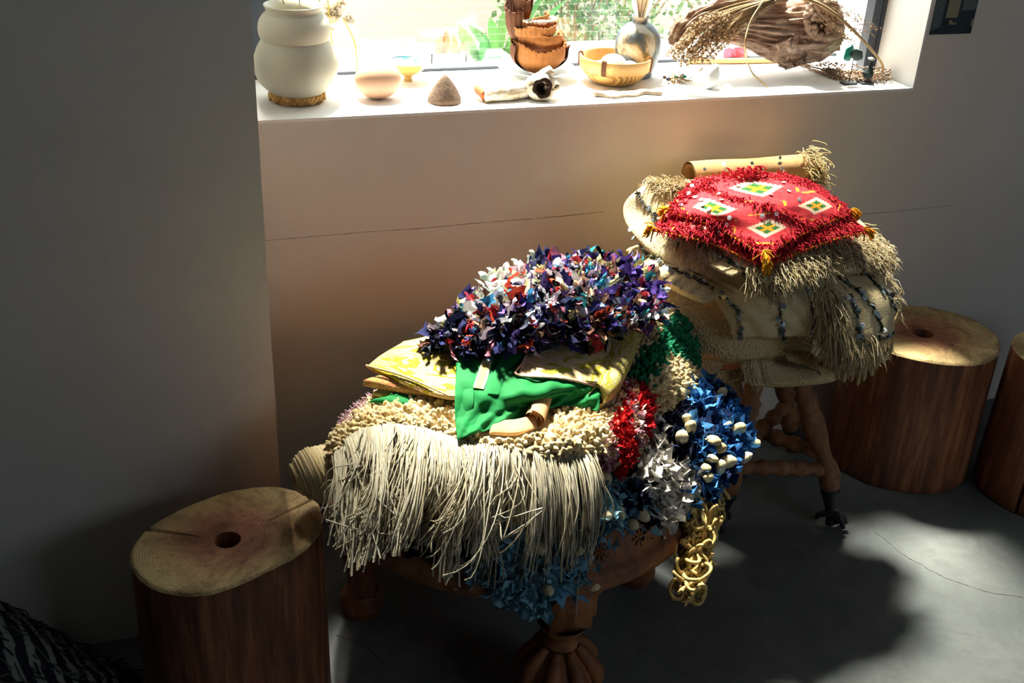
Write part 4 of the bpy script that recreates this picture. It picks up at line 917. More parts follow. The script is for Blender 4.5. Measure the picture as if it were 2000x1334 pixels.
SL = [[(1243, 372), (1262, 402), (1280, 425), (1292, 440)], [(1210, 420), (1232, 455), (1262, 495), (1300, 520), (1345, 540), (1385, 560), (1420, 580), (1440, 605)], [(1441, 605), (1445, 640), (1447, 662)],
      [(1512, 555), (1520, 590), (1525, 625), (1530, 660)], [(1395, 490), (1430, 510), (1455, 530)], [(1570, 530), (1582, 570), (1588, 620), (1585, 670)],
      [(1640, 545), (1668, 562), (1690, 585), (1710, 605), (1722, 640), (1715, 660)], [(1672, 510), (1700, 545), (1735, 575), (1750, 610), (1752, 650)], [(1660, 575), (1675, 620), (1680, 660), (1700, 675), (1745, 650)]]
cord(SL, allW, rW); sequins(SL, allW, rW)
# shaggy fringes: (pixel polyline or area, length, direction)
def shag(name, pts_px, slabs, parent, per, L, dvec, cols=None, r=.00085, jit=.35, grav=.5, lift=.0, wave=.004, jpx=5, up=.25):
    q = polyline(pts_px, per)+rng.normal(size=(per, 2))*jpx; h = hits(slabs, q); p = np.array([a[0] for a in h]); n = np.array([a[1] for a in h])
    d = np.array(dvec, float); d /= np.linalg.norm(d); D = d+n*up; A = Acc(); A.tubes(threads(p+n*lift, D, L, r, 6, grav, jit, wave=wave), np.array([r, r, r, r, r*.9, r*.5]), 3, mixcol(cols or CREAM+[srgb(222, 206, 172)], len(p))); A.put(name, M_yarn, parent, kind='stuff')
shag('shaggy_fringe', [(1275, 348), (1300, 352), (1340, 355)], allW, rW, 700, .040, (-.35, -.25, .1), grav=.35, jpx=11, up=.7, r=.0009)
shag('shaggy_fringe', [(1312, 452), (1350, 462), (1385, 470)], [sW2, sW], rW, 420, .045, (-.3, -1, -.3), jpx=7, r=.0009)
shag('shaggy_fringe', [(1480, 530), (1520, 545)], allW, rW, 420, .030, (-.2, -1, -.3), jpx=10, r=.0011, up=.6)
shag('shaggy_fringe', [(1530, 520), (1590, 490), (1650, 475), (1710, 480), (1735, 495)], allW, rW, 1700, .032, (.1, -1, -.25), jpx=13, r=.0010, up=.55)
shag('shaggy_fringe', [(1595, 548), (1615, 570), (1625, 610), (1635, 650)], allW, rW, 1100, .055, (.15, -.5, -1), jpx=12, r=.0009, up=.3, jit=.3)
shag('shaggy_fringe', [(1748, 540), (1757, 580), (1758, 620)], allW, rW, 260, .03, (.6, -.6, -.8), jpx=5, up=.4)
shag('shaggy_fringe', [(1640, 660), (1680, 680), (1720, 672)], allW, rW, 380, .036, (.05, -.4, -1), jpx=9, up=.3)
hr = [np.array(x) for x in polyline([(1545, 320), (1575, 340), (1585, 370)], 40)]
pb = rb_+rng.normal(size=(520, 3))*[.012, .012, .022]; A = Acc(); A.tubes(threads(pb, np.tile([.5, -.8, .3], (520, 1)), .035, .0008, 6, .5, .4, wave=.004), .0009, 3, mixcol([srgb(206, 180, 130), srgb(190, 160, 108)], 520)); A.put('shaggy_end', M_yarn, rR, kind='stuff')
# little wrapped tassels hanging at the lower right
for x, y, z in [(1655, 712, .47), (1668, 716, .47), (1681, 716, .475), (1692, 708, .48), (1702, 700, .485), (1712, 690, .49), (1722, 680, .50), (1733, 668, .505), (1745, 655, .51), (1757, 600, .55), (1762, 560, .57), (1645, 712, .465)]:
    a = P(x, y, z); L = rng.uniform(.028, .042); A = Acc(); T = np.linspace(0, 1, 8); p_ = a+np.array([rng.normal()*.003, -.004, -1*L])*T[:, None]; A.tubes(p_[None], np.interp(T, [0, .35, .7, .95, 1], [.0012, .0016, .0042, .003, .0008]), 7, mixcol([srgb(206, 182, 130)], 1)); A.put('wrapped_tassel', M_yarn, rW)

# ------------------------------------------------------------------ two red cloths
def red_mat():
    m = MT('embroidered_red', .92, .1); uv = m.tc.outputs['UV']; sp = m.n('ShaderNodeSeparateXYZ'); m.link(uv, sp.inputs[0]); base = m.ramp(m.noise(30, 4, .6, uv), [(.3, srgb(196, 44, 56)), (.7, srgb(222, 82, 84))])
    fx = m.math('ABSOLUTE', m.math('SUBTRACT', m.math('FRACT', m.math('ADD', m.math('MULTIPLY', sp.outputs[0], 2.), 0.)), .5)); fy = m.math('ABSOLUTE', m.math('SUBTRACT', m.math('FRACT', m.math('MULTIPLY', sp.outputs[1], 2.)), .5))
    d = m.math('MAXIMUM', fx, fy)   # squares on the bias of the cloth
    saw = m.math('MULTIPLY', m.math('FRACT', m.math('MULTIPLY', m.math('ADD', sp.outputs[0], sp.outputs[1]), 30.)), .03)
    d2 = m.math('ADD', d, saw)
    inn_ = m.ramp(m.math('MINIMUM', fx, fy), [(.0, srgb(226, 150, 40)), (.025, srgb(226, 150, 40)), (.03, srgb(58, 110, 58)), (1, srgb(58, 110, 58))], 'CONSTANT')
    q1 = m.mix(m.ramp(d, [(0, (1,)*3), (.13, (0,)*3)], 'CONSTANT'), base, inn_); band = m.ramp(d2, [(0, (0,)*3), (.145, (1,)*3), (.225, (0,)*3)], 'CONSTANT')
    c = m.mix(band, q1, srgb(232, 204, 176)); sm_ = m.ramp(m.math('ADD', fx, fy), [(.0, (0,)*3), (.62, (1,)*3), (.68, (0,)*3)], 'CONSTANT')
    c = m.mix(m.math('MULTIPLY', sm_, m.ramp(m.noise(6, 2, .5, uv), [(.5, (0,)*3), (.52, (1,)*3)])), c, srgb(236, 178, 60)); m.color(c); m.bump(m.noise(120, 3, .6, uv), .6, .001); return m.m
M_red = red_mat()
REDC = [srgb(206, 44, 58), srgb(190, 34, 48), srgb(220, 66, 74)]
def redcloth(dx, dz, label, shagmul, hem_v, flatten=0):
    rt = root('red_cloth', P(1470, 430, .74+dz), label, 'cloth')
    g = [[(1450, 338, .815), (1530, 338, .815), (1590, 358, .805), (1630, 385, .79), (1662, 412, .775)],
         [(1392, 342, .808), (1480, 368, .815), (1545, 385, .81), (1595, 402, .795), (1625, 425, .775)],
         [(1350, 355, .80), (1435, 388, .805), (1500, 402, .808), (1550, 420, .79), (1580, 445, .768)],
         [(1325, 380, .788), (1395, 408, .793), (1450, 425, .79), (1500, 445, .778), (1535, 468, .76)],
         [(1303, 408, .775), (1360, 425, .775), (1400, 440, .768), (1445, 465, .76), (1492, 494, .752)]]
    g = [[(a+dx[0]*(j-i)/8.*1.1, b+dx[1]*max(i, j)/4.*(1-.4*min(i, j)/4.), c+dz) for j, (a, b, c) in enumerate(r)] for i, r in enumerate(g)]
    s = Slab(g, .008, 70, 70, 8, .0025, 40, 4); s.put('cloth_body', M_red, rt)
    p, n = s.area_surf(int(5200*shagmul)); q = proj(p)
    u = None
    # find uv by nearest vertex grid
    from mathutils.kdtree import KDTree
    kd = KDTree(len(s.top)); [kd.insert(Vector(v), i) for i, v in enumerate(s.top)]; kd.balance(); uv = np.array([s.uv[kd.find(Vector(v))[1]] for v in p])
    edge = np.minimum(np.minimum(uv[:, 0], uv[:, 1]), np.minimum(1-uv[:, 0], 1-uv[:, 1])); band = np.abs(np.abs(uv-.5)[:, 0]); bd = np.minimum(np.abs(uv[:, 0]-.5), np.abs(uv[:, 1]-.5)*3.)
    k = (edge < .085) | (np.abs(uv[:, 1]-.5) < .055) | (hem_v & (rng.random(len(p)) < .9)) 
    p, n = p[k], n[k]; A = Acc(); A.tubes(threads(p, n*.35+np.array([-.25, -.8, -.1]), .014, .001, 4, .35, .5), np.array([.0012, .0013, .0012, .0006]), 3, mixcol(REDC, len(p), .15)); A.put('shaggy_pile', M_yarn, rt, kind='stuff')
    # braided yellow edge
    e = np.array([s.net.at(np.array([x]), np.array([y]))[0]-[0, 0, .004] for x, y in [(a, 1.) for a in np.linspace(0, 1, 60)]]+[s.net.at(np.array([1.]), np.array([y]))[0]-[0, 0, .004] for y in np.linspace(1, 0, 60)])
    e = e+np.array([0, -.003, -.001]); d = np.r_[0, np.cumsum(np.linalg.norm(np.diff(e, axis=0), axis=1))]; nb = int(d[-1]/.0042); t = np.linspace(0, d[-1], nb); pb = np.c_[[np.interp(t, d, e[:, a]) for a in range(3)]].T
    tg = np.gradient(pb, axis=0); tg /= np.linalg.norm(tg, axis=1)[:, None]; A = Acc(); cs = np.where((np.arange(nb) % 2 == 0)[:, None], srgb(232, 160, 36), srgb(206, 70, 44)); A.insts(ICO1[0], [ICO1[1]], frames(pb, tg, np.tile([.0024, .0024, .0034], (nb, 1)), tilt=.35), cs); A.put('braided_edge', M_yarn, rt)
    for (x, y), dv in (((0., 1.), (-1, -.2, 0)), ((1., 1.), (.0, -1, -.3)), ((1., 0.), (1, -.3, -.1))):
        c0 = s.net.at(np.array([x]), np.array([y]))[0]; A = Acc(); N = 34; A.tubes(threads(np.tile(c0, (N, 1))+rng.normal(size=(N, 3))*.002, np.tile(dv, (N, 1)), .018, .001, 6, .4, .45), .0014, 5, mixcol([srgb(238, 176, 40), srgb(228, 140, 40)], N)); A.put('corner_tassel', M_yarn, rt)
    return rt, s
rt1, s1 = redcloth((50, 36), -.024, 'lower red embroidered cloth with shaggy pile, its braided edge showing below the other', 1., True)
rt2, s2 = redcloth((0, 0), 0, 'upper red embroidered cloth with cream and green diamonds, on top of the stool pile', .9, False)
def loose_seq(parent, s, pts, r=.0045):
    hh_ = hits([s], pts); pp = np.array([h[0]+h[1]*.003 for h in hh_]); nn = np.array([h[1] for h in hh_]); pieces('sequin', [D_], frames(pp, nn, np.full(len(pp), r), tilt=.3), mixcol([srgb(236, 236, 240), srgb(226, 214, 220)], len(pp)), parent)
loose_seq(rt2, s2, [(1352, 365), (1345, 380), (1358, 387), (1370, 392), (1372, 402), (1385, 410), (1405, 380), (1410, 392), (1442, 365), (1530, 358), (1425, 425), (1488, 422), (1515, 418), (1420, 440), (1505, 382), (1330, 402), (1540, 375), (1560, 392)])
loose_seq(rt1, s1, [(1345, 425), (1405, 455), (1438, 465), (1450, 470), (1460, 472), (1435, 478), (1610, 440), (1630, 430)])
A = Acc(); A.tubes(threads(np.tile(P(1462, 342, .82), (90, 1))+rng.normal(size=(90, 3))*[.02, .006, .004], np.tile([0, .2, 1.], (90, 1)), .022, .001, 6, .5, .5), .0016, 4, mixcol(REDC, 90)); A.put('back_tuft', M_yarn, rt2)
sequins([[(1378, 330), (1380, 345)], [(1412, 322), (1415, 340)], [(1470, 318), (1472, 335)], [(1520, 312), (1528, 335)]], [type('o', (), {'hit': lambda self, x, y: (W(x, y, 1.925), np.array([0, -1, .3])/1.05)})()], rR, 6, .0045)

# ------------------------------------------------------------------ dark striped heap at the left
rH = root('striped_throw', (-.30, 1.55, 0), 'black and grey striped fringed throw heaped on the floor in the bottom left corner', 'throw')
def striped():
    m = MT('striped_weave', .95, .1); uv = m.tc.outputs['UV']; wv = m.n('ShaderNodeTexWave', wave_type='BANDS', bands_direction='X'); wv.inputs['Scale'].default_value = 4.2; wv.inputs['Distortion'].default_value = 5; wv.inputs['Detail'].default_value = 3; wv.inputs['Detail Scale'].default_value = 1.2; m.link(uv, wv.inputs[0])
    m.color(m.ramp(wv.outputs[0], [(.5, (.014, .015, .022)), (.74, srgb(128, 132, 124))])); m.bump(m.noise(260, 4, .7), .8, .003); return m.m
sHp = Slab([[(-.80, 1.70, .46), (-.52, 1.69, .40), (-.38, 1.70, .29), (-.29, 1.70, .17), (-.22, 1.70, .08), (-.15, 1.68, .02)],
            [(-.80, 1.55, .44), (-.48, 1.58, .38), (-.34, 1.61, .26), (-.25, 1.62, .15), (-.18, 1.62, .07), (-.11, 1.62, .02)],
            [(-.80, 1.35, .26), (-.46, 1.42, .22), (-.32, 1.50, .15), (-.22, 1.54, .09), (-.15, 1.56, .04), (-.095, 1.57, .02)],
            [(-.80, 1.15, .02), (-.42, 1.25, .02), (-.28, 1.38, .02), (-.19, 1.46, .015), (-.12, 1.50, .01), (-.07, 1.53, .008)]], .03, 80, 60, 5, .014, 16, 13)
sHp.put('throw_body', striped(), rH)
p, n = spread(sHp, 1500); A = Acc(); A.tubes(threads(p, n*.2+np.array([.5, -.3, -.8]), .03, .001, 5, .3, .5, wave=.004), .0016, 4, mixcol([(.015, .015, .02), (.02, .02, .03), srgb(90, 94, 90)], len(p))); A.put('shaggy_pile', M_yarn, rH, kind='stuff')
q = curve([(-.19, 1.69, .02), (-.10, 1.63, .012), (-.06, 1.55, .01), (-.12, 1.44, .01), (-.25, 1.32, .01)], 200); A = Acc(); pp = threads(q-[.03, 0, 0], np.tile([.9, -.25, .05], (200, 1)), .03, .001, 6, .15, .5, wave=.006); pp[:, :, 2] = np.maximum(pp[:, :, 2], .003); A.tubes(pp, .002, 4, mixcol([(.012, .012, .018), (.02, .02, .028), srgb(80, 84, 80)], 200)); A.put('fringe', M_yarn, rH, kind='stuff')

# ================================================================== things on the window sill
M_ceram = simple('matte_cream_ceramic', srgb(192, 186, 166), .55, 300, .04, .12, .0006, spec=.35)
def lathe_px(cx_px, base_y, prof, name, mat, parent=None, n=64, ydepth=None, rf=None, acc=None, col_=(1, 1, 1)):
    """prof: (py, half width px, inner?) seen at the object's own depth; returns Acc"""
    b = P(cx_px, base_y, S); 
    return b
def lathe_at(b, prof, n=64, rf=None, col_=(1, 1, 1), acc=None):
    A = acc or Acc(); A.lathe((b[0], b[1], b[2]), prof, n, col_, rf); return A
def thing_mesh(name, A, mat, loc, label, cat, group=None, smooth=True):
    o = A.put(name, mat, loc=loc, smooth=smooth); return tagp(o, label, cat, group)
def smooth_prof(pts, k=60):
    a = np.array(pts, float); e = np.vstack([2*a[0]-a[1], a, 2*a[-1]-a[-2]]); i, wt = cr(len(a), np.linspace(0, 1, k)); q = sum(wt[:, [j]]*e[i[:, j]+1] for j in range(4)); q[:, 0] = np.maximum(q[:, 0], .0005); return [tuple(x) for x in q]
# braided ring and double-bulb vase
vb = P(581, 196, S); vb[2] = S; rr = rt_ring = .048
ringo = root('braided_ring', vb, 'braided straw ring under the cream vase', 'ring stand'); A = Acc()
ph = np.linspace(0, 2*np.pi, 240)
for s_ in range(3):
    a = ph*11+s_*2*np.pi/3; r_ = .047+.0035*np.cos(a); z = .0095+.0055*np.sin(2*a)*.6+.003*np.cos(a); A.tubes(np.c_[vb[0]+r_*np.cos(ph), vb[1]+r_*np.sin(ph), S+z][None], .0048, 8, mixcol([srgb(206, 160, 98)], 1))
for s_ in range(26):
    a = s_/26*2*np.pi; t = np.linspace(0, 1, 8); aa = a+t*.34; A.tubes(np.c_[vb[0]+(.0535+.001*np.sin(np.pi*t))*np.cos(aa), vb[1]+(.0535+.001*np.sin(np.pi*t))*np.sin(aa), S+.004+.012*(t if s_ % 2 else 1-t)][None], .0024, 6, mixcol([srgb(214, 170, 108), srgb(184, 136, 80)], 1))
A.put('straw_braid', M_yarn, ringo)
vz = S+.015
vas = smooth_prof([(.001, .0), (.044, .0), (.052, .004), (.071, .022), (.0805, .045), (.0810, .065), (.074, .087), (.0660, .101), (.0635, .105)], 50)+smooth_prof([(.0635, .105), (.067, .111), (.0690, .124), (.0665, .139), (.058, .152), (.0515, .1565)], 34)+smooth_prof([(.0515, .1565), (.0515, .159), (.0548, .166), (.0565, .169), (.055, .1705), (.051, .168), (.046, .161), (.044, .152), (.055, .135), (.055, .12), (.05, .105), (.06, .08), (.06, .03), (.02, .012), (.001, .012)], 50)
A = Acc(); A.lathe((vb[0], vb[1], vz), vas, 96); thing_mesh('double_bulb_vase', A, M_ceram, (vb[0], vb[1], vz), 'large cream ceramic vase of two stacked bulbs on a braided ring', 'vase')
# ostrich egg
def ell(c, ax, label, name, mat, cat, rot=None, egg=0., group=None):
    V = ICO3[0].copy(); V[:, 0] *= 1; V = V*(1+0*V[:, [0]]); V[:, 1:] *= (1-egg*V[:, [0]]*.5); V = V*np.array(ax)
    if rot: V = V @ np.array(Matrix.Rotation(rot, 3, 'Y')).T
    V += c; V[:, 2] += S*0; A = Acc(); A.add(V, [ICO3[1]]); return thing_mesh(name, A, mat, c-np.array([0, 0, ax[2]]), label, cat, group)
ec = P(739, 192, S); ell(np.array([ec[0], ec[1], S+.037]), (.048, .040, .037), 'large smooth pinkish egg lying on the sill beside the cream vase', 'large_egg', simple('egg_shell', srgb(196, 154, 126), .5, 260, .05, .2, .0004), 'egg', egg=.06)
# footed bowl, ochre outside, blue glaze inside
bb = P(797, 158, S); rt = root('footed_bowl', (bb[0], bb[1], S), 'small ochre footed bowl with blue glaze inside, behind the egg', 'bowl')
A = Acc(); A.lathe((bb[0], bb[1], S), smooth_prof([(.001, .0), (.0095, .0), (.0095, .004), (.0085, .009), (.016, .015), (.032, .026), (.044, .040), (.0455, .042)], 40), 56); A.put('outer_body', simple('ochre_glaze', srgb(190, 154, 84), .35, 60, .12, .1, spec=.5), rt)
A = Acc(); A.lathe((bb[0], bb[1], S), smooth_prof([(.0455, .042), (.0445, .0425), (.043, .040), (.030, .027), (.014, .017), (.001, .014)], 30), 56)
gm = MT('blue_glaze', .2, .6); gm.color(gm.ramp(gm.noise(16, 4, .6, dist=.8), [(.42, srgb(214, 200, 160)), (.52, srgb(92, 150, 168)), (.66, srgb(60, 116, 146))])); A.put('glazed_inside', gm.m, rt)
# cone stone
cb = P(868, 199, S); A = Acc(); A.lathe((cb[0], cb[1], S), smooth_prof([(.001, .0), (.030, .0), (.033, .004), (.0315, .012), (.022, .030), (.011, .046), (.003, .0535), (.001, .054)], 40), 48, rf=lambda t, z: 1+.03*np.sin(2*t+1)+.02*np.sin(5*t+z*90))
thing_mesh('cone_stone', A, simple('pitted_brown_stone', srgb(120, 96, 78), .85, 130, .5, .9, .002), (cb[0], cb[1], S), 'small pitted brown cone-shaped stone on the sill', 'stone')
# birch branch piece with a knot hole
br = root('birch_branch', P(1010, 188, S), 'broken piece of white birch branch with a dark knot hole', 'branch')
def birchmat():
    m = MT('birch_bark', .85, .2); f = m.noise(30, 6, .7, m.mapv((.6, 1, 2.2)), .6); m.color(m.ramp(f, [(.38, srgb(50, 38, 34)), (.44, srgb(178, 156, 122)), (.56, srgb(226, 214, 196)), (.75, srgb(240, 234, 224))])); m.bump(f, .8, .003); return m.m
M_birch = birchmat()
def rough_tube(pts, rs, k, sides, amp, seed, sc_=40, ridges=0):
    c = curve(pts, k); r = np.interp(np.linspace(0, 1, k), np.linspace(0, 1, len(rs)), rs); t = np.gradient(c, axis=0); t /= np.linalg.norm(t, axis=1)[:, None]
    a = np.cross(t, [0, 0, 1.]); a /= np.linalg.norm(a, axis=1)[:, None]; b = np.cross(a, t); th = np.linspace(0, 2*np.pi, sides, endpoint=False); ca, sa = np.cos(th), np.sin(th)
    rad = np.repeat(r, sides).reshape(k, sides); base = c[:, None]+rad[..., None]*(ca[None, :, None]*a[:, None]+sa[None, :, None]*b[:, None]); V = base.reshape(-1, 3)
    d = wob(V, sc_, seed, 3)*amp
    if ridges: 
        tt = np.tile(th, k); ss = np.repeat(np.linspace(0, 1, k), sides); ph_ = wob(np.c_[ss*2, ss, ss], 3, seed+3)*1.2
        d = d+(-np.abs(np.sin(tt*ridges/2+ph_+.6*np.sin(ss*9)))**.5)*amp*.9+amp*.5*np.sin(tt*ridges*1.7+ss*12)
    nrm = (V.reshape(k, sides, 3)-c[:, None])/(rad[..., None]+1e-9); V = V+(nrm.reshape(-1, 3))*d[:, None]
    i = np.arange(sides); j = (i+1) % sides; F_ = np.vstack([np.c_[q*sides+i, q*sides+j, (q+1)*sides+j, (q+1)*sides+i] for q in range(k-1)])
    e0 = len(V); V = np.vstack([V, c[0], c[-1]]); tri = np.vstack([np.c_[j, i, np.full(sides, e0)], np.c_[(k-1)*sides+i, (k-1)*sides+j, np.full(sides, e0+1)]]); return V, [F_, tri]
A = Acc(); V, Fs = rough_tube([P(945, 186, S+.014), P(978, 181, S+.017), P(1008, 177, S+.018), P(1036, 172, S+.018)], [.015, .0165, .018, .017], 40, 28, .0018, 5, 90); A.add(V, Fs); A.put('stem', M_birch, br)
kc = P(1056, 170, S+.026); axk = np.array([-.12, -1, .12]); axk /= np.linalg.norm(axk); bk1 = np.cross(axk, [0, 0, 1]); bk1 /= np.linalg.norm(bk1); bk2 = np.cross(bk1, axk); Rk = np.c_[bk1, bk2, axk]
A = Acc(); A.lathe(kc, [(.001, -.030), (.020, -.026), (.029, -.012), (.031, .004), (.027, .013), (.020, .0165)], 40, axis=Rk, rf=lambda t, z: 1+.06*np.sin(3*t+1)+.04*np.sin(7*t+z*200)); A.put('knot_swelling', M_birch, br)
A = Acc(); A.lathe(kc, [(.0205, .0162), (.0175, .0185), (.0125, .013), (.010, .0), (.001, -.008)], 40, axis=Rk, rf=lambda t, z: 1+.06*np.sin(3*t+1)+.05*np.sin(6*t+z*200)); A.put('knot_hole', simple('dark_knot', srgb(70, 48, 36), .9, 120, .6, .9, .003), br)
A = Acc(); V, Fs = rough_tube([kc+[.004, .006, .012], kc+[.012, .004, .026], kc+[.022, .0, .036]], [.016, .012, .010], 16, 20, .0016, 6, 90); A.add(V, Fs); V, Fs = rough_tube([kc+[.008, .0, .0], kc+[.03, .004, -.004], kc+[.038, .004, -.006]], [.018, .015, .012], 12, 18, .002, 6, 90); A.add(V, Fs); A.put('stub', M_birch, br)
A = Acc(); V, Fs = rough_tube([P(948, 187, S+.013), P(934, 178, S+.017), P(930, 174, S+.016)], [.011, .009, .005], 12, 12, .003, 8, 140); A.add(V, Fs); A.put('torn_end', simple('orange_heartwood', srgb(190, 104, 58), .8, 90, .5, .7), br)
# plate and seed-pod stack
pl = P(1048, 150, S); A = Acc(); A.lathe((pl[0], pl[1], S), smooth_prof([(.001, .004), (.034, .004), (.036, .0), (.040, .0), (.042, .006), (.062, .014), (.084, .020), (.0855, .0215), (.084, .0225), (.062, .0175), (.040, .011), (.001, .009)], 60), 72)
thing_mesh('plate', A, simple('grey_white_glaze', srgb(214, 216, 212), .3, 20, .05, .1, spec=.5), (pl[0], pl[1], S), 'shallow grey-white footed dish under the brown seed pods', 'dish')
pods = root('seed_pod_stack', (pl[0], pl[1], S+.013), 'stack of ribbed brown scalloped seed pods on the dish', 'seed pods')
M_pod = simple('brown_pod', srgb(176, 112, 58), .75, 70, .35, .5, .002); M_podd = simple('dark_pod_rim', srgb(104, 62, 36), .8, 70, .4, .5); M_podw = simple('white_pod_flesh', srgb(226, 218, 204), .8, 70, .15, .4)
def pod(c, r, h, arc0, arc1, tilt, seed, ribs=26, mat=M_pod, name='pod_shell'):
    """open ribbed shell: part of a bowl with a scalloped rim"""
    n, m = 150, 14; th = np.linspace(arc0, arc1, n); V = []; r_ = np.random.default_rng(seed); a1 = r_.random()*6
    for side in (0, 1):
        for q in range(m):
            f = q/(m-1); rib = .035*np.abs(np.sin(th*ribs/2))*f**.5; rimz = h*(f**1.15)*(1+(.07*np.abs(np.sin(th*ribs/2))+.10*np.sin(th*2+a1)+.04*np.sin(5*th+a1))*f**2)
            rr = r*(math.sin(min(1, f*1.05+.12)*math.pi*.56)**.8)*(1+rib+.05*np.sin(3*th+a1)) - side*.0032
            V.append(np.c_[rr*np.cos(th), rr*np.sin(th), rimz+side*.0025*(1-f)])
    V = np.vstack(V) @ np.array(Matrix.Rotation(tilt[0], 3, 'X') @ Matrix.Rotation(tilt[1], 3, 'Y')).T + np.array(c)
    i = np.arange(n-1); F_ = []
    for s_ in (0, 1):
        for q in range(m-1): k = (s_*m+q)*n; f_ = np.c_[k+i, k+i+1, k+n+i+1, k+n+i]; F_.append(f_ if s_ == 0 else f_[:, ::-1])
    k0, k1 = (m-1)*n, (2*m-1)*n; F_.append(np.c_[k0+i, k0+i+1, k1+i+1, k1+i]); A = Acc(); A.add(V, [np.vstack(F_)])
    # bead knobs along the rim
    b = V[k0:k0+n:3]; A.insts(ICO1[0], [ICO1[1]], frames(b, np.tile([0, 0, 1.], (len(b), 1)), rng.uniform(.0018, .0034, len(b)))); A.put(name, mat, pods)
cp = np.array([pl[0]-.002, pl[1], S+.012])
pod(cp+[.0, .004, .0], .064, .056, -.2, 3.5, (.1, .08), 1, 28, M_podd, 'rear_pod_shell'); pod(cp+[.0, -.004, .0], .056, .058, -3.5, .45, (0, .02), 2, 26)
pod(cp+[.002, -.002, .045], .050, .036, -3.4, .3, (-.12, .06), 3, 24); pod(cp+[-.004, .0, .068], .046, .034, -3.6, .3, (.05, -.12), 4, 24); pod(cp+[-.004, .004, .088], .040, .022, -3.4, .4, (.02, .0), 5, 22); pod(cp+[-.010, .006, .100], .032, .022, -4.2, .2, (.1, -.1), 6, 20)
pod(cp+[-.020, .022, .050], .040, .085, 1.6, 4.4, (0, -.1), 7, 22, M_podd, 'rear_pod_shell'); pod(cp+[-.018, .02, .11], .030, .05, .8, 4.6, (.1, -.1), 8, 16, M_podd, 'rear_pod_shell')
A = Acc(); th = np.linspace(-2.9, .1, 14); pp = np.c_[cp[0]-.004+.037*np.cos(th), cp[1]+.002+.037*np.sin(th), np.full(14, cp[2]+.113)]; A.insts(ICO2[0]*[1, 1, .8], [ICO2[1]], frames(pp, np.tile([0, 0, 1.], (14, 1)), rng.uniform(.005, .0075, 14))); A.put('white_flesh', M_podw, pods)
# bark piece
bk = P(1225, 186, S); A = Acc(); nx, ny = 60, 14; X, Y_ = np.meshgrid(np.linspace(-1, 1, nx), np.linspace(-1, 1, ny)); wdt = .016*(1-.55*np.abs(X)**1.5)*(1+.3*np.sin(X*9)); xx = bk[0]+X*.076; yy = bk[1]+Y_*wdt+.006*np.sin(X*4); q = np.c_[xx.ravel(), yy.ravel(), np.zeros(nx*ny)]
zt = S+.0035+.003*(1+wob(q, 60, 4))+.002*np.cos(Y_.ravel()*1.5); top_ = np.c_[q[:, :2], zt]; bot_ = np.c_[q[:, :2], np.full(nx*ny, S+.0005)]; ix = np.arange(nx*ny).reshape(ny, nx); bx_ = ix+nx*ny; qd = lambda I: np.stack([I[:-1, :-1], I[:-1, 1:], I[1:, 1:], I[1:, :-1]], -1).reshape(-1, 4)
per = np.r_[ix[0, :], ix[1:, -1], ix[-1, -2::-1], ix[-2:0:-1, 0]]; pj = np.roll(per, -1); A.add(np.vstack([top_, bot_]), [np.vstack([qd(ix), qd(bx_)[:, ::-1], np.c_[per, per+nx*ny, pj+nx*ny, pj]])]); thing_mesh('bark_piece', A, simple('grey_bark', srgb(170, 150, 126), .9, 120, .5, .8, .002), (bk[0], bk[1], S), 'flat ragged strip of grey bark lying in front of the wooden bowl', 'bark')
# wooden bowl with eggs
wbp = P(1198, 160, S); wbl = root('bamboo_bowl', (wbp[0], wbp[1], S), 'round bamboo bowl with woven base and banded rim, holding pale eggs', 'bowl')
M_bam = simple('pale_bamboo', srgb(222, 178, 112), .5, 40, .15, .2, stretch=(1, 1, .2)); 
A = Acc(); A.lathe((wbp[0], wbp[1], S), smooth_prof([(.001, .001), (.036, .0), (.052, .006), (.067, .020), (.0725, .030)], 30), 72); wm = MT('woven_bamboo', .6, .35); wv = wm.n('ShaderNodeTexWave', wave_type='BANDS', bands_direction='DIAGONAL'); wv.inputs['Scale'].default_value = 55; wv.inputs['Distortion'].default_value = 3; wm.link(wm.co, wv.inputs[0]); wm.color(wm.ramp(wv.outputs[0], [(.2, srgb(176, 124, 62)), (.7, srgb(222, 176, 104))])); wm.bump(wv.outputs[0], .7, .002); A.put('woven_base', wm.m, wbl)
A = Acc(); A.lathe((wbp[0], wbp[1], S), [(.0725, .030), (.0765, .0305), (.0785, .048), (.0785, .0565), (.0770, .0585), (.0735, .0570), (.0715, .034), (.060, .018), (.03, .009), (.001, .008)], 96); A.put('rim', M_bam, wbl)
M_band = simple('brown_lacing', srgb(132, 84, 62), .7, 120, .3, .5)
for a in (-2.3, -.55, 1.1, 2.6):
    A = Acc()
    for d in (-.045, 0, .045):
        ca, sa = math.cos(a+d), math.sin(a+d); pth = np.array([[ca*r_, sa*r_, z_] for r_, z_ in ((.074, .028), (.0785, .032), (.0800, .048), (.0798, .058), (.0770, .0605), (.0735, .058), (.0712, .046), (.071, .034))])+[wbp[0], wbp[1], S]; A.tubes(curve([tuple(x) for x in pth], 24)[None], .0016, 5)
    A.put('lacing', M_band, wbl)
for (dx, dy, dz, r_, lb) in ((-.004, .0, .034, .026, 'pink-tinged egg in the middle of the bamboo bowl'), (-.034, -.006, .028, .020, 'pale egg at the left inside the bamboo bowl'), (.030, -.012, .026, .020, 'pale egg at the right inside the bamboo bowl')):
    ell(np.array([wbp[0]+dx, wbp[1]+dy, S+dz+.004]), (r_*1.15, r_, r_*.9), lb, 'egg', simple('pale_egg_%d' % int(dx*1e3), srgb(236, 214, 198), .5, 200, .05, .2), 'egg', group=None, egg=.1)
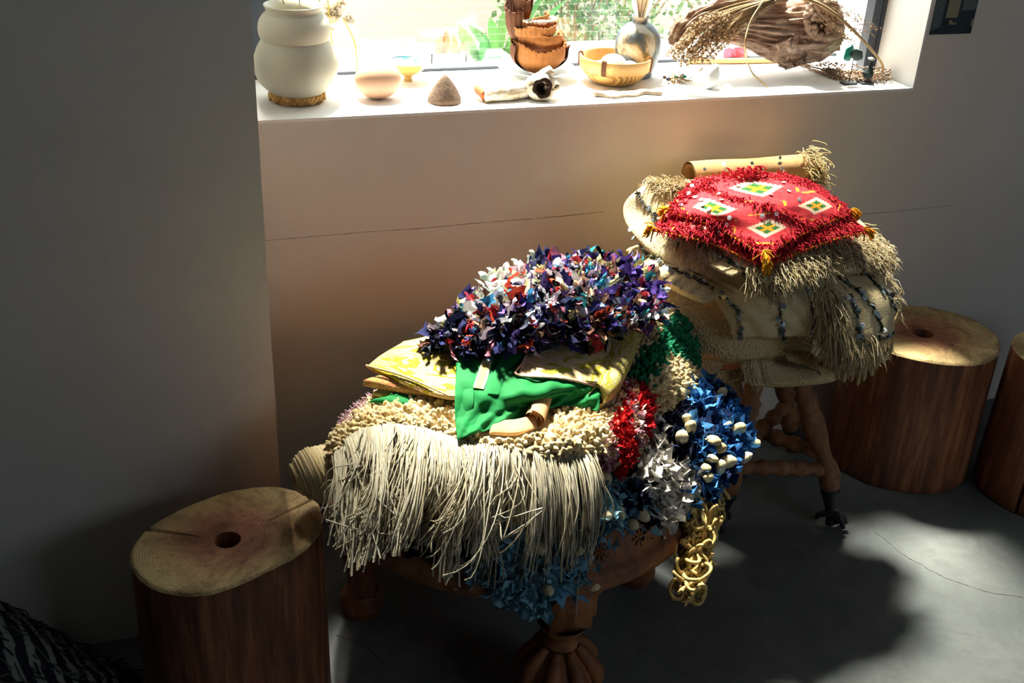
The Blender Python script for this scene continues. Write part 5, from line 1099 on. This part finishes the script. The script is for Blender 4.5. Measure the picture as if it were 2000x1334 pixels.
# stoneware bottle with dried stems
bo = P(1240, 148, S); bt = root('stoneware_bottle', (bo[0], bo[1], S), 'round shouldered mottled blue-grey stoneware bottle behind the bamboo bowl', 'bottle vase')
def stonew():
    m = MT('mottled_stoneware', .45, .4); f = m.noise(9, 5, .6, dist=.6); g = m.noise(70, 4, .7); m.color(m.mix(.5, m.ramp(f, [(.40, srgb(196, 192, 180)), (.44, srgb(150, 140, 110)), (.47, srgb(92, 104, 114)), (.62, srgb(58, 72, 88))]), m.ramp(g, [(.3, (.6,)*3), (.5, (1,)*3)]), 'MULTIPLY')); m.bump(g, .3, .001); return m.m
A = Acc(); A.lathe((bo[0], bo[1], S), smooth_prof([(.001, .0), (.032, .0), (.040, .012), (.049, .045), (.0505, .072), (.045, .096), (.030, .112), (.019, .118), (.017, .122), (.0195, .130), (.0195, .132), (.015, .130), (.013, .118), (.001, .112)], 70), 72); A.put('bottle_body', stonew(), bt)
ds = root('dried_stems', (bo[0], bo[1], S+.12), 'sparse dried stems standing in the stoneware bottle', 'stems')
for dx, dy, L, r_ in ((-.05, 0, .16, .0011), (-.03, .01, .17, .0016), (.035, -.01, .16, .0012), (.02, .02, .18, .001), (-.012, -.01, .15, .0009)):
    b0 = np.array([bo[0], bo[1], S+.113]); A = Acc(); A.tubes(curve([tuple(b0), tuple(b0+[dx*.4, dy, L*.5]), tuple(b0+[dx, dy*2, L])], 12)[None], r_, 5, mixcol([srgb(190, 150, 100), srgb(150, 104, 66)], 1)); A.put('stem', M_vcol, ds)
A = Acc(); b0 = np.array([bo[0]+.004, bo[1], S+.12]); 
for k in range(3): leaf_mesh(A, b0+[.006*k-.008, 0, 0], b0+[.03*k-.03, .01, .16], .016, mixcol([srgb(236, 224, 200)], 1)[0], 0)
A.put('papery_leaf', M_leaf, ds)
# small shell and bead cluster, white stone, shell
cl_ = P(1320, 160, S); cs = root('shell_cluster', cl_, 'tangle of tiny shells, beads and twigs right of the bamboo bowl', 'trinkets'); A = Acc()
for k in range(26):
    c0 = cl_+np.array([rng.normal()*.016, rng.normal()*.008, .003+abs(rng.normal())*.006]); th = np.linspace(0, 5.5, 12); r_ = rng.uniform(.004, .008); t1 = rng.normal(size=3); t2 = rng.normal(size=3); t1 /= np.linalg.norm(t1); t2 /= np.linalg.norm(t2)
    pth = c0+t1*np.cos(th)[:, None]*r_+t2*np.sin(th)[:, None]*r_; pth[:, 2] = np.maximum(pth[:, 2], S+.0012); A.tubes(pth[None], .0011, 5, mixcol([srgb(232, 220, 196), srgb(206, 176, 120), srgb(150, 112, 80)], 1))
A.put('curled_twigs', M_vcol, cs)
for k, (dx, c_) in enumerate([(-.026, srgb(60, 70, 92)), (-.02, srgb(110, 74, 60)), (-.004, srgb(30, 130, 100)), (.004, srgb(40, 150, 116)), (.012, srgb(230, 222, 206)), (.018, srgb(60, 150, 120)), (-.012, srgb(224, 216, 196)), (-.03, srgb(120, 84, 64))]):
    A = Acc(); c0 = cl_+np.array([dx, rng.normal()*.005, .007+.006*rng.random()]); A.insts(ICO2[0]*[1, .8, .8], [ICO2[1]], frames(c0[None], np.array([[0, 0, 1.]]), .0048), c_); A.put('bead', M_vcol, cs)
wsn = P(1387, 172, S); V = ICO3[0]*[.016, .014, .025]; V += (wob(V, 110, 3)*.0035)[:, None]*ICO3[0]; V[:, 0] += V[:, 2]*.25; A = Acc(); A.add(V+[wsn[0], wsn[1], S+.025], [ICO3[1]]); thing_mesh('white_stone', A, simple('veined_white_stone', srgb(214, 216, 216), .7, 50, .3, .6, .002), (wsn[0], wsn[1], S), 'upright lumpy white stone on the sill below the driftwood', 'stone')
shn = P(1420, 174, S); A = Acc(); A.lathe((shn[0], shn[1], S), [(.001, .012), (.006, .010), (.010, .005), (.0115, .001), (.001, .0005)], 24, rf=lambda t, z: 1+.1*np.abs(np.sin(6*t))); thing_mesh('small_shell', A, simple('pale_shell', srgb(226, 214, 190), .6, 60, .2, .3), (shn[0], shn[1], S), 'tiny pale shell right of the white stone', 'shell')
# driftwood
def driftmat():
    m = MT('driftwood', .9, .2); v = m.mapv((.16, 1, 1)); f = m.noise(55, 8, .75, v, .4); g = m.noise(11, 5, .6, None, 1.); c = m.ramp(f, [(.34, srgb(84, 60, 50)), (.48, srgb(166, 136, 116)), (.62, srgb(224, 204, 184))]); m.color(m.mix(.7, c, m.ramp(g, [(.36, (.5, .42, .4)), (.58, (1, 1, 1))]), 'MULTIPLY')); m.bump(f, 1., .004); return m.m
M_drift = driftmat(); dwY = 2.215
dw = root('driftwood_log', (W(1545, 137, 2.2)[0], 2.2, S), 'big weathered grey-brown driftwood log with deep cracks, lying on the sill', 'driftwood')
A = Acc(); V, Fs = rough_tube([W(1395, 52, dwY), W(1460, 58, dwY), W(1530, 62, dwY), W(1595, 55, dwY-.01), W(1634, 50, dwY-.02)], [.026, .044, .068, .076, .056], 120, 140, .008, 21, 22, 13); A.add(V, Fs); A.put('trunk', M_drift, dw)
A = Acc(); V, Fs = rough_tube([W(1318, 92, dwY), W(1336, 62, dwY), W(1375, 30, dwY), W(1440, 10, dwY), W(1520, 0, dwY+.01)], [.022, .032, .026, .032, .042], 80, 60, .008, 22, 40, 9); A.add(V, Fs); A.put('broken_arm', M_drift, dw)
A = Acc(); V, Fs = rough_tube([W(1530, 70, dwY-.02), W(1545, 112, dwY-.03), W(1550, 132, dwY-.04)], [.055, .038, .020], 40, 50, .009, 23, 40, 7); A.add(V, Fs); A.put('root_stub', M_drift, dw)
A = Acc(); kc_ = W(1604, 34, dwY-.066); N = 260; d = rng.normal(size=(N, 3)); d /= np.linalg.norm(d, axis=1)[:, None]; pp = kc_+d*[.036, .018, .045]; A.insts(ICO1[0], [ICO1[1]], frames(pp, d, rng.uniform(.004, .010, N), tilt=.5)); A.put('burl_nodules', M_drift, dw)
# dried palm flower stalks
def seedy(name, label, start, mids, tips, N, r, nseed, cols, seedr=(.0014, .0026), jit=.006):
    rt = root(name, start[0] if isinstance(start, list) else start, label, 'dried plant'); A = Acc(); B = Acc(); st_ = np.array(start)
    for q in range(N):
        f = q/(N-1); m_ = np.array(mids[0])*(1-f)+np.array(mids[1])*f; e = np.array(tips[0])*(1-f)+np.array(tips[1])*f; m_ = m_+rng.normal(size=3)*jit; e = e+rng.normal(size=3)*jit*1.6; e[2] = max(e[2], S+.004)
        c = curve([tuple(st_+rng.normal(size=3)*.002), tuple(m_), tuple(e)], 26); A.tubes(c[None], np.linspace(r, r*.35, 26), 4, mixcol(cols, 1))
        t = rng.uniform(.45, 1, nseed); p_ = np.c_[[np.interp(t, np.linspace(0, 1, 26), c[:, a]) for a in range(3)]].T+rng.normal(size=(nseed, 3))*.0022; p_[:, 2] = np.maximum(p_[:, 2], S+.002); B.insts(ICO1[0], [ICO1[1]], frames(p_, rng.normal(size=(nseed, 3)), rng.uniform(*seedr, nseed)), mixcol(cols, nseed, .3))
    A.put('stalks', M_vcol, rt, kind='stuff'); B.put('seeds', M_vcol, rt, kind='stuff'); return rt
DC = [srgb(206, 178, 138), srgb(178, 146, 106), srgb(226, 204, 168)]
seedy('palm_spray', 'dried palm flower spray fanning down left across the driftwood', W(1530, -8, 2.12), (W(1395, 30, 2.10), W(1440, 60, 2.09)), (W(1303, 105, 2.12), W(1370, 128, 2.10)), 34, .0016, 60, DC)
seedy('palm_spray', 'dried palm flower spray arching right in front of the dark window post', W(1560, -12, 2.13), (W(1640, 10, 2.10), W(1625, 55, 2.10)), (W(1722, 60, 2.11), W(1672, 88, 2.11)), 13, .0008, 22, [srgb(150, 122, 92), srgb(120, 94, 70)], (.001, .002))
seedy('seed_tuft', 'bushy dried seed tuft lying along the sill by the dark post', P(1560, 128, S+.01)+[0, .05, 0], (P(1620, 138, S+.012)+[0, .03, 0], P(1640, 150, S+.008)), (P(1735, 145, S+.01), P(1725, 158, S+.006)), 22, .0008, 60, [srgb(186, 160, 134), srgb(150, 124, 104)], (.0014, .003), .006)
def stalk(name, label, pts, r0, r1, c_):
    A = Acc(); c = curve(pts, 40); A.tubes(c[None], np.linspace(r0, r1, 40), 8, c_, cap=True); return thing_mesh(name, A, M_vcol, tuple(c[-1]), label, 'stem')
stalk('pale_stem', 'thin pale curved stem hanging in front of the driftwood down to the sill', [W(1492, 0, 2.07), W(1465, 45, 2.06), W(1455, 95, 2.06), P(1468, 140, S+.012), P(1497, 168, S+.003)], .0022, .0020, srgb(222, 196, 148))
stalk('thick_stem', 'thick tan stem arching right past the dark post', [W(1540, -10, 2.11), W(1600, 8, 2.10), W(1652, 45, 2.10), W(1700, 95, 2.10), W(1724, 128, 2.11), P(1718, 147, S+.004)], .0045, .0022, srgb(204, 172, 128))
stalk('thin_stem', 'thin straight stem leaning down from the palm spray', [W(1450, 25, 2.09), W(1410, 75, 2.09), P(1388, 134, S+.003)], .0011, .0008, srgb(178, 146, 102))
stalk('bamboo_stick', 'pale bamboo stick lying along the window behind the driftwood', [P(1345, 119, S+.007)+[0, .0, 0], P(1490, 118, S+.007), P(1560, 114, S+.007)], .0065, .0065, srgb(206, 172, 120))
# pink petals
pk = root('pink_petals', P(1440, 112, S), 'crumpled pink petals behind the driftwood', 'petals'); 
for k in range(7):
    A = Acc(); c0 = P(1440, 110, S+.008)+np.array([rng.normal()*.012, .004*k-.01, .0]); leaf_mesh(A, c0, c0+[rng.normal()*.03, -.006, .016+.01*rng.random()], .014, mixcol([srgb(236, 96, 116), srgb(240, 150, 156)], 1)[0]); A.put('petal', M_leaf, pk)
# mineral slices on stands
def stand(px, py, label, h, kindf):
    b = P(px, py, S); rt = root('mineral_stand', (b[0], b[1], S), label, 'ornament'); A = Acc(); A.box((b[0]-.0165, b[1]-.011, S), (b[0]+.0165, b[1]+.011, S+.0045)); A.put('base', M_black, rt, smooth=False)
    A = Acc(); A.tubes(np.array([[[b[0], b[1], S+.004], [b[0]+.001, b[1], S+h*.5], [b[0]+.001, b[1], S+h]]]), .0010, 6); A.put('rod', M_black, rt); return rt, b
rt, b = stand(1657, 164, 'bright green mineral slice on a thin rod and black base', .055, 0)
def slab_stone(c, r, th_, rot, c_, name, parent, seed, mat=None):
    t = np.linspace(0, 2*np.pi, 28, endpoint=False); rr = r*(1+.10*np.sin(2*t+seed)+.07*np.sin(5*t+seed*2)); Rz = np.array(Matrix.Rotation(rot, 3, 'Z')); o = np.c_[rr*np.cos(t), 0*t, rr*1.15*np.sin(t)]
    V = np.vstack([o*[.93, 1, .93]+[0, -th_/2, 0], o, o*[.93, 1, .93]+[0, th_/2, 0], [[0, -th_/2, 0], [0, th_/2, 0]]]) @ Rz.T+c; n = 28; i = np.arange(n); j = (i+1) % n
    A = Acc(); A.add(V, [np.vstack([np.c_[i, j, n+j, n+i], np.c_[n+i, n+j, 2*n+j, 2*n+i]]), np.vstack([np.c_[j, i, np.full(n, 3*n)], np.c_[2*n+i, 2*n+j, np.full(n, 3*n+1)]])], c_); A.put(name, mat or M_vcol, parent)
M_teal = simple('teal_mineral', srgb(30, 164, 138), .35, 60, .35, .3, spec=.5)
slab_stone(np.array([b[0]-.010, b[1]+.004, S+.068]), .0165, .004, .35, srgb(30, 160, 130), 'green_slice', rt, 1, M_teal); slab_stone(np.array([b[0]+.006, b[1]-.003, S+.066]), .0125, .005, -.5, (1, 1, 1), 'banded_slice', rt, 2, simple('banded_mineral', srgb(92, 116, 110), .5, 60, .6, .3))
rt, b = stand(1690, 163, 'small dark figure with a pale shell top on a black base by the jamb', .02, 1)
A = Acc(); V, Fs = rough_tube([b+[0, 0, .012], b+[.004, 0, .022], b+[.006, 0, .038], b+[.008, 0, .050]], [.007, .012, .006, .004], 24, 16, .002, 4, 90); A.add(V, Fs, (.02, .03, .028)); A.put('dark_figure', M_vcol, rt)
A = Acc(); A.insts(ICO2[0]*[1.9, .8, .55], [ICO2[1]], frames((b+[.004, 0, .056])[None], np.array([[0, .1, 1.]]), .0065, spin=[1, 0, 0]), srgb(222, 226, 220)); A.put('pale_shell', M_vcol, rt)
# dried grass behind the vase
dg = root('dried_grass', P(697, 147, S), 'curved dried grass stalk with a fluffy cream head right of the cream vase', 'dried plant')
A = Acc(); c = curve([P(697, 147, S+.001), W(696, 105, 2.30), W(688, 70, 2.29), W(668, 34, 2.28)], 40); A.tubes(c[None], np.linspace(.0022, .0011, 40), 6, srgb(206, 176, 92)); A.put('stalk', M_vcol, dg)
for (x0, y0), (x1, y1) in (((668, 34), (625, 24)), ((668, 34), (640, 14)), ((668, 34), (684, 36)), ((640, 26), (668, 4))):
    a, b_ = W(x0, y0, 2.28), W(x1, y1, 2.27); N = 240; t = rng.random(N)[:, None]; pp = a*(1-t)+b_*t; A = Acc(); d = (b_-a)/np.linalg.norm(b_-a); A.tubes(threads(pp, np.tile(d, (N, 1)), .014, .0004, 4, .1, .55), .0006, 3, mixcol([srgb(238, 226, 206), srgb(226, 206, 176)], N)); A.put('fluffy_head', M_yarn, dg)
A = Acc()
for pts in ([W(640, 0, 2.26), W(646, 60, 2.27), W(649, 98, 2.28)], [W(632, 42, 2.25), W(655, 43, 2.25)], [W(636, 50, 2.25), W(652, 58, 2.25)], [W(549, -5, 2.22), W(556, 8, 2.22)], [W(618, 12, 2.22), W(626, -2, 2.22)], [W(583, -6, 2.22), W(587, 10, 2.22)]): A.tubes(curve([tuple(x) for x in pts], 10)[None], .0012, 5, mixcol([srgb(196, 186, 92), srgb(150, 140, 80)], 1))
A.put('thin_stalks', M_vcol, dg)
# picture on the wall
pc = root('photo_print', (1.80, YW-.0015, 1.06), 'dark monochrome photo print on the wall right of the window', 'picture')
def ppt(px, py): q = W(px, py, YW-.0012); return q
A = Acc(); bl, br_ = ppt(1815, 68), ppt(1897, 61); x0, x1, z0 = bl[0], br_[0], bl[2]; z1 = z0+.18
A.box((x0, YW-.0013, z0), (x1, YW-.0001, z1)); pm = simple('dark_print', srgb(48, 60, 66), .5, 14, .5, .05); A.put('print', pm, pc, smooth=False)
def patch(poly, c_, nm):
    P_ = np.array([[*q] for q in poly], float); V = np.array([[x0+(x1-x0)*a, YW-.0017, z0+(b_*.085 if b_ < .9 else .178)] for a, b_ in P_]); V2 = V+[0, .0003, 0]; n = len(V); i = np.arange(n); A = Acc(); A.add(np.vstack([V, V2]), [i[None], np.c_[i, (i+1) % n, (i+1) % n+n, i+n]]); A.put(nm, simple(nm, c_, .5, 40, .1, .05), pc, smooth=False)
patch([(.0, .10), (.22, .20), (.24, .98), (.02, .98)], srgb(86, 104, 102), 'pale_curtain_shape'); patch([(.30, .42), (.58, .42), (.62, .98), (.32, .98)], srgb(150, 142, 118), 'bright_doorway_shape'); patch([(.42, .26), (.52, .24), (.60, .27), (.58, .30), (.50, .29), (.47, .36), (.40, .36)], srgb(150, 140, 112), 'bright_seat_shape')
patch([(.64, .60), (.98, .62), (.98, .98), (.66, .98)], srgb(96, 108, 102), 'pale_window_shape'); patch([(.94, .2), (1, .2), (1, .4), (.94, .36)], srgb(140, 132, 108), 'bright_gap_shape')
